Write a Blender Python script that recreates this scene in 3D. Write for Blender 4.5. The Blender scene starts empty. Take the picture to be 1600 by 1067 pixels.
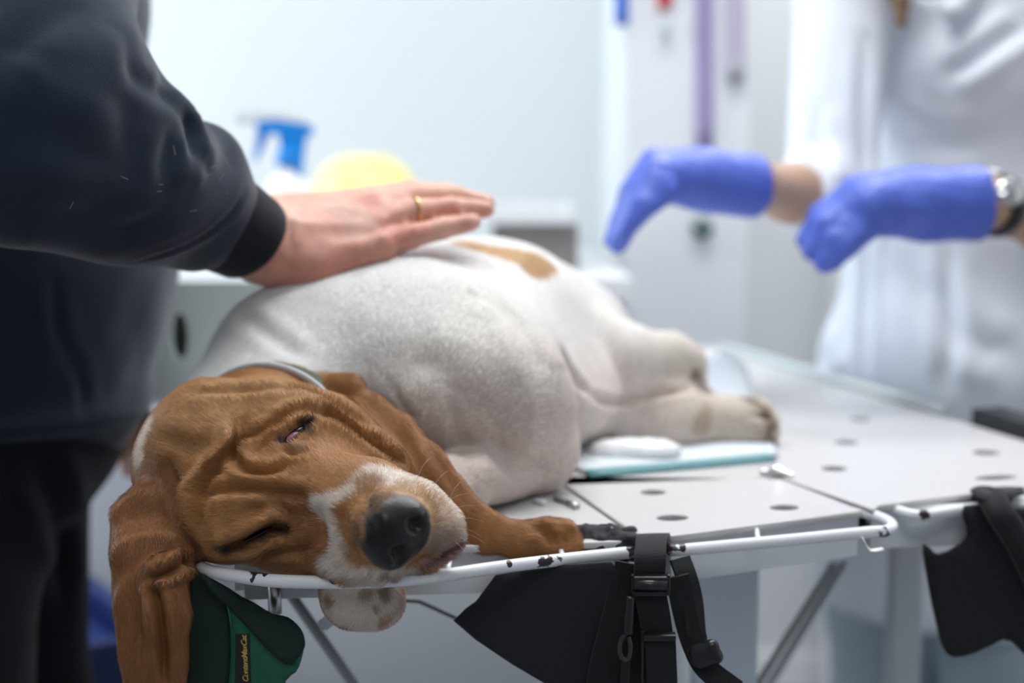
import bpy, bmesh, math, random
import numpy as np
from mathutils import Vector, Matrix
from mathutils.bvhtree import BVHTree
from mathutils.kdtree import KDTree

random.seed(7)
RNG = np.random.default_rng(7)
scene = bpy.context.scene
COL = scene.collection

# ------------------------------------------------------------------ camera
F = 2222.0                       # focal length in pixels of the 1600x1067 frame (50 mm)
HORIZON = 250.0
PITCH = math.atan((533.5 - HORIZON) / F)
TZ = 0.85                        # table top height
CAMZ = TZ + 0.28
cam_d = bpy.data.cameras.new('camera')
cam = bpy.data.objects.new('camera', cam_d)
COL.objects.link(cam)
cam.location = (0, 0, CAMZ)
cam.rotation_euler = (math.pi / 2 - PITCH, 0, 0)
cam_d.lens = 50.0
cam_d.sensor_width = 36.0
cam_d.clip_start = 0.05
cam_d.dof.use_dof = True
cam_d.dof.focus_distance = 0.985
cam_d.dof.aperture_fstop = 2.5
scene.camera = cam

# ------------------------------------------------------------------ world, light, exposure
world = bpy.data.worlds.new('world')
scene.world = world
world.use_nodes = True
_bg = world.node_tree.nodes['Background']
_bg.inputs[0].default_value = (0.80, 0.90, 1.0, 1)
_bg.inputs[1].default_value = 1.0
scene.view_settings.view_transform = 'Standard'
scene.view_settings.look = 'None'
scene.view_settings.gamma = 1.0
scene.view_settings.use_curve_mapping = False
scene.view_settings.exposure = 0.42


def area_light(name, loc, rot, sx, sy, power, color):
    d = bpy.data.lights.new(name, 'AREA')
    d.shape = 'RECTANGLE'
    d.size, d.size_y = sx, sy
    d.energy = power
    d.color = color
    o = bpy.data.objects.new(name, d)
    COL.objects.link(o)
    o.location = loc
    o.rotation_euler = rot
    return o


# daylight through the window in the left wall, and the ceiling luminaires, one of them added
area_light('window_daylight', (-1.84, 2.15, 1.75), (0, math.radians(-90), 0), 1.3, 1.3, 24, (0.78, 0.91, 1.0))
area_light('ceiling_lamp_light', (0.10, 1.45, 2.655), (0, 0, 0), 1.2, 0.6, 10.5, (0.97, 0.98, 1.0))
area_light('ceiling_lamp_light', (1.0, 2.45, 2.655), (0, 0, 0), 1.2, 0.6, 17, (0.97, 0.98, 1.0))  # added lamp, brightens the back wall and the coat
area_light('ceiling_lamp_light', (0.10, -0.45, 2.655), (0, 0, 0), 1.2, 0.6, 8.0, (0.97, 0.98, 1.0))


# ------------------------------------------------------------------ pixel helpers
CP, SP = math.cos(PITCH), math.sin(PITCH)


def ray(px, py):
    x = (px - 800.0) / F
    u = (533.5 - py) / F
    return np.array([x, CP + u * SP, -SP + u * CP])


def P(px, py, Y):
    """world point on the ray through a photo pixel, at distance Y from the camera along the floor"""
    d = ray(px, py)
    return d * (Y / d[1]) + np.array([0, 0, CAMZ])


def PZ(px, py, z=TZ):
    d = ray(px, py)
    return d * ((z - CAMZ) / d[2]) + np.array([0, 0, CAMZ])


def to_px(p):
    q = np.asarray(p, float) - np.array([0, 0, CAMZ])
    fwd = q[..., 1] * CP - q[..., 2] * SP
    up = q[..., 1] * SP + q[..., 2] * CP
    return 800 + F * q[..., 0] / fwd, 533.5 - F * up / fwd


def W(x, y, h):
    return np.array([x, y, TZ + h])


# ------------------------------------------------------------------ object helpers
def link(name, me, mat=None, parent=None, smooth=True):
    o = bpy.data.objects.new(name, me)
    COL.objects.link(o)
    if mat is not None:
        me.materials.clear()
        me.materials.append(mat)
    if smooth and len(me.polygons):
        me.polygons.foreach_set('use_smooth', [True] * len(me.polygons))
    if parent is not None:
        o.parent = parent
        o.matrix_parent_inverse = Matrix.Translation(-Vector(parent.location))
    return o


def thing(name, label, cat, loc=(0, 0, 0), group=None):
    o = bpy.data.objects.new(name, None)
    COL.objects.link(o)
    o.location = loc
    o.empty_display_size = 0.05
    return tag(o, label, cat, group)


def tag(o, label, cat, group=None):
    o['label'] = label
    o['category'] = cat
    if group:
        o['group'] = group
    return o


def struct(o):
    o['kind'] = 'structure'
    return o


def bm_obj(name, bm, mat, parent=None, smooth=False):
    me = bpy.data.meshes.new(name)
    bm.to_mesh(me)
    bm.free()
    return link(name, me, mat, parent, smooth)


def box_bm(bm, lo, hi, rot=None, origin=None, bevel=0.0):
    lo, hi = Vector(lo), Vector(hi)
    c = (lo + hi) / 2
    s = hi - lo
    m = Matrix.Translation(c) @ Matrix.Diagonal((s.x, s.y, s.z, 1))
    if rot is not None:
        o = Vector(origin if origin is not None else (0, 0, 0))
        m = Matrix.Translation(o) @ rot.to_4x4() @ Matrix.Translation(-o) @ m
    r = bmesh.ops.create_cube(bm, size=1.0, matrix=m)
    if bevel > 0:
        es = set()
        for v in r['verts']:
            es.update(v.link_edges)
        bmesh.ops.bevel(bm, geom=list(es), offset=bevel, segments=2, affect='EDGES', profile=0.5)
    return bm


def box(name, lo, hi, mat, parent=None, bevel=0.0, rot=None, origin=None):
    bm = bmesh.new()
    box_bm(bm, lo, hi, rot, origin, bevel)
    return bm_obj(name, bm, mat, parent)


def catmull(pts, n=8, closed=False):
    pts = [np.asarray(p, float) for p in pts]
    if len(pts) < 3:
        return np.array([pts[0] + (pts[-1] - pts[0]) * t for t in np.linspace(0, 1, n + 1)])
    out = []
    N = len(pts)
    segs = N if closed else N - 1
    for i in range(segs):
        if closed:
            p0, p1, p2, p3 = pts[(i - 1) % N], pts[i], pts[(i + 1) % N], pts[(i + 2) % N]
        else:
            p1, p2 = pts[i], pts[i + 1]
            p0 = pts[i - 1] if i > 0 else 2 * p1 - p2
            p3 = pts[i + 2] if i + 2 < N else 2 * p2 - p1
        for j in range(n):
            t = j / n
            out.append(0.5 * (2 * p1 + (p2 - p0) * t + (2 * p0 - 5 * p1 + 4 * p2 - p3) * t * t + (3 * p1 - p0 - 3 * p2 + p3) * t ** 3))
    if not closed:
        out.append(pts[-1])
    return np.array(out)


def tube_mesh(name, path, radius, seg=12, closed=False, flat=1.0, up=None, cap=True):
    """sweep a circle (or flattened circle) along a polyline"""
    path = np.asarray(path, float)
    n = len(path)
    rad = np.broadcast_to(np.asarray(radius, float), (n,)) if np.ndim(radius) else np.full(n, radius)
    T = np.zeros_like(path)
    for i in range(n):
        a = path[(i - 1) % n] if (closed or i > 0) else path[i]
        b = path[(i + 1) % n] if (closed or i < n - 1) else path[i]
        t = b - a
        T[i] = t / (np.linalg.norm(t) + 1e-12)
    ref = np.array(up if up is not None else (0, 0, 1.0))
    verts, faces = [], []
    nrm = None
    for i in range(n):
        if nrm is None or up is not None:
            nrm = ref - T[i] * ref.dot(T[i])
            if np.linalg.norm(nrm) < 1e-4:
                nrm = np.array([1.0, 0, 0]) - T[i] * T[i][0]
        else:
            nrm = nrm - T[i] * nrm.dot(T[i])
        nrm = nrm / np.linalg.norm(nrm)
        b = np.cross(T[i], nrm)
        for k in range(seg):
            a = 2 * math.pi * k / seg
            verts.append(path[i] + rad[i] * (math.cos(a) * nrm * flat + math.sin(a) * b))
    rng = n if closed else n - 1
    for i in range(rng):
        j = (i + 1) % n
        for k in range(seg):
            k2 = (k + 1) % seg
            faces.append((i * seg + k, i * seg + k2, j * seg + k2, j * seg + k))
    if cap and not closed:
        faces.append(tuple(range(seg))[::-1])
        faces.append(tuple((n - 1) * seg + k for k in range(seg)))
    me = bpy.data.meshes.new(name)
    me.from_pydata([tuple(v) for v in verts], [], faces)
    me.update()
    return me


def tube(name, path, radius, mat, parent=None, **kw):
    return link(name, tube_mesh(name, path, radius, **kw), mat, parent)


def strap_mesh(name, path, side, width, thick):
    """a flat band along a path; side = unit vector across the band"""
    path = np.asarray(path, float)
    n = len(path)
    side = np.asarray(side, float)
    sides = np.broadcast_to(side, (n, 3)) if side.ndim == 1 else side
    wid = np.broadcast_to(np.asarray(width, float), (n,)) if np.ndim(width) else np.full(n, width)
    verts, faces = [], []
    for i in range(n):
        a = path[max(i - 1, 0)]
        b = path[min(i + 1, n - 1)]
        t = (b - a) / (np.linalg.norm(b - a) + 1e-12)
        s = sides[i] - t * sides[i].dot(t)
        s = s / np.linalg.norm(s)
        m = np.cross(t, s)
        w, h = wid[i] / 2, thick / 2
        for u, v in ((-w, -h), (-w * .3, -h * 1.3), (w * .3, -h * 1.3), (w, -h), (w, h), (w * .3, h * 1.3), (-w * .3, h * 1.3), (-w, h)):
            verts.append(path[i] + s * u + m * v)
    for i in range(n - 1):
        for k in range(8):
            k2 = (k + 1) % 8
            faces.append((i * 8 + k, i * 8 + k2, i * 8 + 8 + k2, i * 8 + 8 + k))
    faces.append(tuple(range(8))[::-1])
    faces.append(tuple((n - 1) * 8 + k for k in range(8)))
    me = bpy.data.meshes.new(name)
    me.from_pydata([tuple(v) for v in verts], [], faces)
    me.update()
    return me


def lathe_mesh(name, prof, seg=24, axis_o=(0, 0, 0)):
    verts, faces = [], []
    for r, z in prof:
        for k in range(seg):
            a = 2 * math.pi * k / seg
            verts.append((axis_o[0] + r * math.cos(a), axis_o[1] + r * math.sin(a), axis_o[2] + z))
    for i in range(len(prof) - 1):
        for k in range(seg):
            k2 = (k + 1) % seg
            faces.append((i * seg + k, i * seg + k2, i * seg + seg + k2, i * seg + seg + k))
    faces.append(tuple(range(seg))[::-1])
    faces.append(tuple((len(prof) - 1) * seg + k for k in range(seg)))
    me = bpy.data.meshes.new(name)
    me.from_pydata(verts, [], faces)
    me.update()
    return me


def plate_mesh(name, outline, holes, z0, z1):
    """flat plate with real holes: 2D curve with inner splines, extruded"""
    cu = bpy.data.curves.new(name, 'CURVE')
    cu.dimensions = '2D'
    cu.fill_mode = 'BOTH'
    cu.extrude = (z1 - z0) / 2
    cu.bevel_depth = 0.0008
    cu.bevel_resolution = 1

    def spl(pts):
        s = cu.splines.new('POLY')
        s.points.add(len(pts) - 1)
        for q, p in zip(s.points, pts):
            q.co = (p[0], p[1], 0, 1)
        s.use_cyclic_u = True
    spl(outline)
    for (cx, cy, rx, ry, ang) in holes:
        pts = []
        for k in range(28):
            a = 2 * math.pi * k / 28
            x, y = rx * math.cos(a), ry * math.sin(a)
            pts.append((cx + x * math.cos(ang) - y * math.sin(ang), cy + x * math.sin(ang) + y * math.cos(ang)))
        spl(pts)
    o = bpy.data.objects.new(name, cu)
    COL.objects.link(o)
    dg = bpy.context.evaluated_depsgraph_get()
    me = bpy.data.meshes.new_from_object(o.evaluated_get(dg))
    bpy.data.objects.remove(o)
    bpy.data.curves.remove(cu)
    me.transform(Matrix.Translation((0, 0, (z0 + z1) / 2)))
    me.name = name
    return me


# ------------------------------------------------------------------ materials
def new_mat(name):
    m = bpy.data.materials.new(name)
    m.use_nodes = True
    nt = m.node_tree
    b = nt.nodes['Principled BSDF']
    return m, nt, b


def N(nt, t, **kw):
    n = nt.nodes.new(t)
    for k, v in kw.items():
        setattr(n, k, v)
    return n


def plain(name, col, rough=0.5, metal=0.0, noise=0.0, nscale=30.0, bump=0.0, bscale=200.0, spec=0.5, sheen=0.0, sss=0.0, sssr=(0.01, 0.004, 0.002), trans=0.0, coord='Object', stretch=None):
    m, nt, b = new_mat(name)
    b.inputs['Base Color'].default_value = (*col, 1)
    b.inputs['Roughness'].default_value = rough
    b.inputs['Metallic'].default_value = metal
    b.inputs['Specular IOR Level'].default_value = spec
    if sheen:
        b.inputs['Sheen Weight'].default_value = sheen
        b.inputs['Sheen Roughness'].default_value = 0.4
    if sss:
        b.inputs['Subsurface Weight'].default_value = sss
        b.inputs['Subsurface Radius'].default_value = (1, .35, .2)
        b.inputs['Subsurface Scale'].default_value = sssr[0]
    if trans:
        b.inputs['Transmission Weight'].default_value = trans
    tc = N(nt, 'ShaderNodeTexCoord')
    src = tc.outputs[coord]
    if stretch:
        mp = N(nt, 'ShaderNodeMapping')
        mp.inputs['Scale'].default_value = stretch
        nt.links.new(src, mp.inputs[0])
        src = mp.outputs[0]
    if noise:
        nz = N(nt, 'ShaderNodeTexNoise')
        nz.inputs['Scale'].default_value = nscale
        nz.inputs['Detail'].default_value = 6
        nt.links.new(src, nz.inputs['Vector'])
        mx = N(nt, 'ShaderNodeMix', data_type='RGBA')
        mx.inputs[6].default_value = (*[c * (1 - noise) for c in col], 1)
        mx.inputs[7].default_value = (*[min(1, c * (1 + noise)) for c in col], 1)
        nt.links.new(nz.outputs[0], mx.inputs[0])
        nt.links.new(mx.outputs[2], b.inputs['Base Color'])
    if bump:
        nz2 = N(nt, 'ShaderNodeTexNoise')
        nz2.inputs['Scale'].default_value = bscale
        nz2.inputs['Detail'].default_value = 4
        nt.links.new(src, nz2.inputs['Vector'])
        bp = N(nt, 'ShaderNodeBump')
        bp.inputs['Strength'].default_value = bump
        bp.inputs['Distance'].default_value = 0.002
        nt.links.new(nz2.outputs[0], bp.inputs['Height'])
        nt.links.new(bp.outputs[0], b.inputs['Normal'])
    return m


def chipped(name, col, chipcol, spots, rough=0.35, amount=0.80, bare=None):
    """paint with chips: noise specks plus worn spots at given world points (x, y, z, radius)"""
    m, nt, b = new_mat(name)
    geo = N(nt, 'ShaderNodeNewGeometry')
    nz = N(nt, 'ShaderNodeTexNoise')
    nz.inputs['Scale'].default_value = 160
    nz.inputs['Detail'].default_value = 5
    nt.links.new(geo.outputs['Position'], nz.inputs['Vector'])
    last = None
    for (x, y, z, r) in spots:
        vd = N(nt, 'ShaderNodeVectorMath', operation='DISTANCE')
        nt.links.new(geo.outputs['Position'], vd.inputs[0])
        vd.inputs[1].default_value = (x, y, z)
        mr = N(nt, 'ShaderNodeMath', operation='DIVIDE')
        nt.links.new(vd.outputs['Value'], mr.inputs[0])
        mr.inputs[1].default_value = r
        if last is None:
            last = mr.outputs[0]
        else:
            mn = N(nt, 'ShaderNodeMath', operation='MINIMUM')
            nt.links.new(last, mn.inputs[0])
            nt.links.new(mr.outputs[0], mn.inputs[1])
            last = mn.outputs[0]
    # distorted spot distance below one -> chip
    ad = N(nt, 'ShaderNodeMath', operation='MULTIPLY_ADD')
    nt.links.new(nz.outputs[0], ad.inputs[0])
    ad.inputs[1].default_value = 2.4
    ad.inputs[2].default_value = -1.2
    sm = N(nt, 'ShaderNodeMath', operation='ADD')
    nt.links.new(ad.outputs[0], sm.inputs[0])
    if last is None:
        sm.inputs[1].default_value = 10.0
    else:
        nt.links.new(last, sm.inputs[1])
    lt = N(nt, 'ShaderNodeMath', operation='LESS_THAN')
    nt.links.new(sm.outputs[0], lt.inputs[0])
    lt.inputs[1].default_value = 1.0
    nz2 = N(nt, 'ShaderNodeTexNoise')
    nz2.inputs['Scale'].default_value = 90
    nz2.inputs['Detail'].default_value = 3
    nt.links.new(geo.outputs['Position'], nz2.inputs['Vector'])
    gt = N(nt, 'ShaderNodeMath', operation='GREATER_THAN')
    nt.links.new(nz2.outputs[0], gt.inputs[0])
    gt.inputs[1].default_value = amount
    mxm = N(nt, 'ShaderNodeMath', operation='MAXIMUM')
    nt.links.new(lt.outputs[0], mxm.inputs[0])
    nt.links.new(gt.outputs[0], mxm.inputs[1])
    mx = N(nt, 'ShaderNodeMix', data_type='RGBA')
    mx.inputs[6].default_value = (*col, 1)
    mx.inputs[7].default_value = (*chipcol, 1)
    nt.links.new(mxm.outputs[0], mx.inputs[0])
    nt.links.new(mx.outputs[2], b.inputs['Base Color'])
    b.inputs['Roughness'].default_value = rough
    bp = N(nt, 'ShaderNodeBump')
    bp.invert = True
    bp.inputs['Strength'].default_value = 0.6
    bp.inputs['Distance'].default_value = 0.0006
    nt.links.new(mxm.outputs[0], bp.inputs['Height'])
    nt.links.new(bp.outputs[0], b.inputs['Normal'])
    return m


def emit(name, col, s):
    m, nt, b = new_mat(name)
    b.inputs['Base Color'].default_value = (*col, 1)
    b.inputs['Emission Color'].default_value = (*col, 1)
    b.inputs['Emission Strength'].default_value = s
    return m


M = {}
M['wall'] = plain('wall_paint', (0.66, 0.68, 0.69), 0.6, noise=0.02, nscale=3)
M['ceiling'] = plain('ceiling_paint', (0.85, 0.86, 0.86), 0.8)
M['floor'] = plain('floor_vinyl', (0.30, 0.31, 0.33), 0.4, noise=0.08, nscale=8)
M['white'] = plain('white_laminate', (0.78, 0.80, 0.83), 0.35, noise=0.015, nscale=5)
M['white_gloss'] = plain('white_plastic', (0.82, 0.83, 0.84), 0.3)
M['trim'] = plain('trim_white', (0.80, 0.81, 0.82), 0.4)
M['grey'] = plain('grey_plastic', (0.35, 0.36, 0.37), 0.5)
M['steel'] = plain('brushed_steel', (0.55, 0.56, 0.57), 0.3, metal=1.0, noise=0.1, nscale=60)
M['chrome'] = plain('chrome', (0.75, 0.75, 0.75), 0.08, metal=1.0)

# ------------------------------------------------------------------ SDF modelling
class SDF:
    def __init__(self):
        self.ops = []

    @staticmethod
    def _norm(v):
        return np.sqrt(np.einsum('ij,ij->i', v, v))

    def cone(self, a, b, ra, rb=None, k=0.01, flat=None, s=1.0, sub=False, mul=1.0):
        """tapered capsule; flat = direction along which it is s times thinner"""
        a, b = np.asarray(a, float), np.asarray(b, float)
        rb = ra if rb is None else rb
        if flat is not None:
            flat = np.asarray(flat, float)
            flat = flat / np.linalg.norm(flat)
        R = max(ra, rb)
        lo, hi = np.minimum(a, b) - R, np.maximum(a, b) + R

        def f(p):
            if flat is None:
                pa, ba = p - a, b - a
                h = np.clip(pa @ ba / (ba @ ba + 1e-12), 0, 1)
                q = pa - h[:, None] * ba
                return self._norm(q) - (ra + (rb - ra) * h)
            A = np.eye(3) + (s - 1) * np.outer(flat, flat)
            pa, ba = (p - a) @ A, (b - a) @ A
            h = np.clip(pa @ ba / (ba @ ba + 1e-12), 0, 1)
            q = pa - h[:, None] * ba
            l = self._norm(q) + 1e-9
            c = (q @ flat) / l
            return (l - (ra + (rb - ra) * h)) / np.sqrt(1 + (s * s - 1) * c * c)
        self.ops.append((f, lo, hi, k, sub))
        return self

    def chain(self, pts, rads, k=0.01, flat=None, s=1.0, ends_flat=None):
        for i in range(len(pts) - 1):
            fl = flat
            if isinstance(flat, list):
                fl = flat[i]
            self.cone(pts[i], pts[i + 1], rads[i], rads[i + 1], k, fl, s)
        return self

    def ell(self, c, radii, axes=None, k=0.01, sub=False):
        c = np.asarray(c, float)
        r = np.asarray(radii, float) if np.ndim(radii) else np.full(3, radii)
        A = np.eye(3) if axes is None else np.array([np.asarray(v, float) / np.linalg.norm(v) for v in axes])
        R = r.max()
        lo, hi = c - R, c + R

        def f(p):
            q = (p - c) @ A.T
            k0 = self._norm(q / r)
            k1 = self._norm(q / (r * r)) + 1e-9
            return k0 * (k0 - 1) / k1
        self.ops.append((f, lo, hi, k, sub))
        return self

    def plane_cut(self, c, n, k=0.004):
        """remove everything on the +n side"""
        c, n = np.asarray(c, float), np.asarray(n, float)
        n = n / np.linalg.norm(n)

        def f(p):
            return -((p - c) @ n)
        self.ops.append((f, np.full(3, -1e9), np.full(3, 1e9), k, True))
        return self

    def eval(self, p, cull=True):
        d = np.full(len(p), 1.0)
        for f, lo, hi, k, sub in self.ops:
            m = 0.03 + k
            msk = np.all((p > lo - m) & (p < hi + m), axis=1)
            idx = np.nonzero(msk)[0]
            if len(idx) == 0:
                continue
            v = f(p[idx])
            o = d[idx]
            if sub:
                h = np.clip(0.5 - 0.5 * (o + v) / k, 0, 1)
                d[idx] = o * (1 - h) - v * h + k * h * (1 - h)
            else:
                h = np.clip(0.5 + 0.5 * (o - v) / k, 0, 1)
                d[idx] = o * (1 - h) + v * h - k * h * (1 - h)
        return d

    def mesh(self, name, h, smooth=2, mb=4):
        los = [o[1] for o in self.ops if not o[4]]
        his = [o[2] for o in self.ops if not o[4]]
        lo = np.min(los, axis=0) - 0.012
        hi = np.max(his, axis=0) + 0.012
        nb = np.ceil((hi - lo) / (h * mb)).astype(int) + 1
        n = nb * mb
        bi = np.stack(np.meshgrid(*[np.arange(k) for k in nb], indexing='ij'), -1).reshape(-1, 3)
        cen = lo + (bi + 0.5) * (h * mb)
        dc = self.eval(cen)
        D = np.where(dc > 0, 1.0, -1.0).astype(np.float32).reshape(nb)
        D = D.repeat(mb, 0).repeat(mb, 1).repeat(mb, 2)
        act = bi[np.abs(dc) < h * mb * 1.25]
        off = np.stack(np.meshgrid(*[np.arange(mb)] * 3, indexing='ij'), -1).reshape(-1, 3)
        CH = 6000
        for c0 in range(0, len(act), CH):
            ii = (act[c0:c0 + CH, None, :] * mb + off[None]).reshape(-1, 3)
            dv = self.eval(lo + (ii + 0.5) * h)
            D[ii[:, 0], ii[:, 1], ii[:, 2]] = dv
        # naive surface nets
        S = D < 0
        c8 = np.zeros(np.array(S.shape) - 1, np.uint8)
        for dx in (0, 1):
            for dy in (0, 1):
                for dz in (0, 1):
                    c8 += S[dx:S.shape[0] - 1 + dx, dy:S.shape[1] - 1 + dy, dz:S.shape[2] - 1 + dz]
        cells = np.argwhere((c8 > 0) & (c8 < 8))
        ids = np.full(c8.shape, -1, np.int32)
        ids[cells[:, 0], cells[:, 1], cells[:, 2]] = np.arange(len(cells))
        acc = np.zeros((len(cells), 3))
        cnt = np.zeros(len(cells))
        corners = [(a, b, c) for a in (0, 1) for b in (0, 1) for c in (0, 1)]
        vals = {c: D[cells[:, 0] + c[0], cells[:, 1] + c[1], cells[:, 2] + c[2]].astype(float) for c in corners}
        for c in corners:
            for ax in range(3):
                if c[ax] == 0:
                    c2 = list(c)
                    c2[ax] = 1
                    v0, v1 = vals[c], vals[tuple(c2)]
                    m = (v0 < 0) != (v1 < 0)
                    t = np.zeros(len(cells))
                    t[m] = v0[m] / (v0[m] - v1[m])
                    pos = np.tile(np.array(c, float), (len(cells), 1))
                    pos[:, ax] += t
                    acc[m] += pos[m]
                    cnt[m] += 1
        V = lo + (cells + acc / cnt[:, None] + 0.5) * h
        quads = []
        for ax in range(3):
            u, v = (ax + 1) % 3, (ax + 2) % 3
            sl0 = [slice(None)] * 3
            sl1 = [slice(None)] * 3
            sl0[ax] = slice(0, -1)
            sl1[ax] = slice(1, None)
            e = S[tuple(sl0)] != S[tuple(sl1)]
            pts = np.argwhere(e)
            ok = (pts[:, u] > 0) & (pts[:, v] > 0) & (pts[:, u] < S.shape[u] - 1) & (pts[:, v] < S.shape[v] - 1)
            pts = pts[ok]
            inside = S[pts[:, 0], pts[:, 1], pts[:, 2]]

            def cid(du, dv):
                q = pts.copy()
                q[:, u] -= du
                q[:, v] -= dv
                return ids[q[:, 0], q[:, 1], q[:, 2]]
            a, b, c, d = cid(1, 1), cid(0, 1), cid(0, 0), cid(1, 0)
            q = np.stack([a, b, c, d], 1)
            q[~inside] = q[~inside][:, ::-1]
            quads.append(q)
        Q = np.concatenate(quads)
        Q = Q[(Q >= 0).all(1)]
        return V, Q


def smooth_verts(V, Q, it=2, lam=0.5):
    E = np.concatenate([Q[:, [0, 1]], Q[:, [1, 2]], Q[:, [2, 3]], Q[:, [3, 0]]])
    for _ in range(it):
        acc = np.zeros_like(V)
        cnt = np.zeros(len(V))
        for a, b in ((0, 1), (1, 0)):
            for ax in range(3):
                acc[:, ax] += np.bincount(E[:, a], weights=V[E[:, b], ax], minlength=len(V))
            cnt += np.bincount(E[:, a], minlength=len(V))
        V = V + lam * (acc / np.maximum(cnt, 1)[:, None] - V)
    return V


def vnormals(V, Q):
    fn = np.cross(V[Q[:, 2]] - V[Q[:, 0]], V[Q[:, 3]] - V[Q[:, 1]])
    out = np.zeros_like(V)
    for c in range(4):
        for ax in range(3):
            out[:, ax] += np.bincount(Q[:, c], weights=fn[:, ax], minlength=len(V))
    return out / (np.linalg.norm(out, axis=1, keepdims=True) + 1e-12)


def quad_mesh(name, V, Q):
    me = bpy.data.meshes.new(name)
    me.vertices.add(len(V))
    me.vertices.foreach_set('co', np.asarray(V, np.float32).ravel())
    me.loops.add(len(Q) * 4)
    me.loops.foreach_set('vertex_index', Q.astype(np.int32).ravel())
    me.polygons.add(len(Q))
    me.polygons.foreach_set('loop_start', np.arange(0, len(Q) * 4, 4, dtype=np.int32))
    me.update(calc_edges=True)
    me.polygons.foreach_set('use_smooth', np.ones(len(Q), bool))
    return me


def set_color(me, name, C):
    at = me.color_attributes.new(name, 'FLOAT_COLOR', 'POINT')
    C4 = np.ones((len(C), 4), np.float32)
    C4[:, :C.shape[1]] = C
    at.data.foreach_set('color', C4.ravel())


class Surf:
    """ray casts photo rays onto a finished surface to place marks on it"""
    def __init__(self, V, Q):
        self.bvh = BVHTree.FromPolygons([Vector(v) for v in V], Q.tolist())

    def hit(self, px, py):
        d = ray(px, py)
        r = self.bvh.ray_cast(Vector((0, 0, CAMZ)), Vector(d).normalized())
        return None if r[0] is None else np.array(r[0])

    def hitn(self, px, py):
        r = self.bvh.ray_cast(Vector((0, 0, CAMZ)), Vector(ray(px, py)).normalized())
        return (None, None) if r[0] is None else (np.array(r[0]), np.array(r[1]))

    def line(self, pts, n=6):
        """pixel polyline -> points on the surface"""
        pp = catmull([np.array([p[0], p[1], 0.0]) for p in pts], n)
        out = [self.hit(p[0], p[1]) for p in pp]
        return np.array([o for o in out if o is not None])


def seg_dist(V, line):
    """distance of every vertex to a polyline, and the parameter 0..1 along it"""
    lo, hi = line.min(0) - 0.11, line.max(0) + 0.11
    d = np.full(len(V), 1.0)
    tt = np.zeros(len(V))
    idx = np.nonzero(np.all((V > lo) & (V < hi), axis=1))[0]
    p = V[idx]
    best = np.full(len(idx), 1.0)
    bt = np.zeros(len(idx))
    n = len(line) - 1
    for i in range(n):
        a, b = line[i], line[i + 1]
        ba = b - a
        if ba @ ba < 1e-12:
            continue
        h = np.clip((p - a) @ ba / (ba @ ba), 0, 1)
        q = np.linalg.norm(p - a - h[:, None] * ba, axis=1)
        m = q < best
        best[m] = q[m]
        bt[m] = (i + h[m]) / n
    d[idx] = best
    tt[idx] = bt
    return d, tt


def noise3(V, scale, seed=0, octaves=3):
    """cheap smooth noise from summed sines, in -1..1"""
    r = np.random.default_rng(seed)
    out = np.zeros(len(V))
    amp, tot = 1.0, 0.0
    for o in range(octaves):
        for _ in range(4):
            k = r.normal(size=3) * scale * (2 ** o)
            out += amp * np.sin(V @ k + r.uniform(0, 6.28))
        tot += amp * 2.0
        amp *= 0.55
    return np.clip(out / tot, -1, 1)


def sstep(x, a, b):
    t = np.clip((x - a) / (b - a), 0, 1)
    return t * t * (3 - 2 * t)

# ================================================================== the room
RX0, RX1, RY0, RY1, RH = -1.95, 2.3, -1.6, 2.95, 2.70
struct(box('floor', (RX0, RY0, -0.06), (RX1, RY1, 0), M['floor']))
struct(box('ceiling', (RX0, RY0, RH), (RX1, RY1, RH + 0.06), M['ceiling']))
struct(box('wall_back', (RX0, RY1, 0), (RX1, RY1 + 0.08, RH), M['wall']))
struct(box('wall_right', (RX1, RY0, 0), (RX1 + 0.08, RY1, RH), M['wall']))
struct(box('wall_front', (RX0, RY0 - 0.08, 0), (RX1, RY0, RH), plain('grey_wall_paint', (.32, .33, .35), .7)))
# left wall with a window opening
bm = bmesh.new()
WY0, WY1, WZ0, WZ1 = 1.45, 2.85, 1.05, 2.45
box_bm(bm, (RX0 - 0.08, RY0, 0), (RX0, WY0, RH))
box_bm(bm, (RX0 - 0.08, WY1, 0), (RX0, RY1, RH))
box_bm(bm, (RX0 - 0.08, WY0, 0), (RX0, WY1, WZ0))
box_bm(bm, (RX0 - 0.08, WY0, WZ1), (RX0, WY1, RH))
struct(bm_obj('wall_left', bm, M['wall']))
win = struct(thing('window_1', 'white framed daylight window in the left wall', 'window', (RX0, (WY0 + WY1) / 2, WZ0)))
fm = bmesh.new()
for lo, hi in (((-.06, WY0, WZ0), (.02, WY0 + .05, WZ1)), ((-.06, WY1 - .05, WZ0), (.02, WY1, WZ1)),
               ((-.06, WY0, WZ0), (.02, WY1, WZ0 + .05)), ((-.06, WY0, WZ1 - .05), (.02, WY1, WZ1)),
               ((-.05, 2.12, WZ0), (.01, 2.18, WZ1))):
    box_bm(fm, (RX0 + lo[0], lo[1], lo[2]), (RX0 + hi[0], hi[1], hi[2]))
bm_obj('window_frame', fm, M['trim'], win)
gm, gnt, gb = new_mat('window_glass')
gb.inputs['Base Color'].default_value = (1, 1, 1, 1)
gb.inputs['Transmission Weight'].default_value = 1.0
gb.inputs['Roughness'].default_value = 0.0
gb.inputs['IOR'].default_value = 1.01
box('pane', (RX0 - .03, WY0 + .05, WZ0 + .05), (RX0 - .026, 2.12, WZ1 - .05), gm, win)
box('pane', (RX0 - .03, 2.18, WZ0 + .05), (RX0 - .026, WY1 - .05, WZ1 - .05), gm, win)
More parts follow.
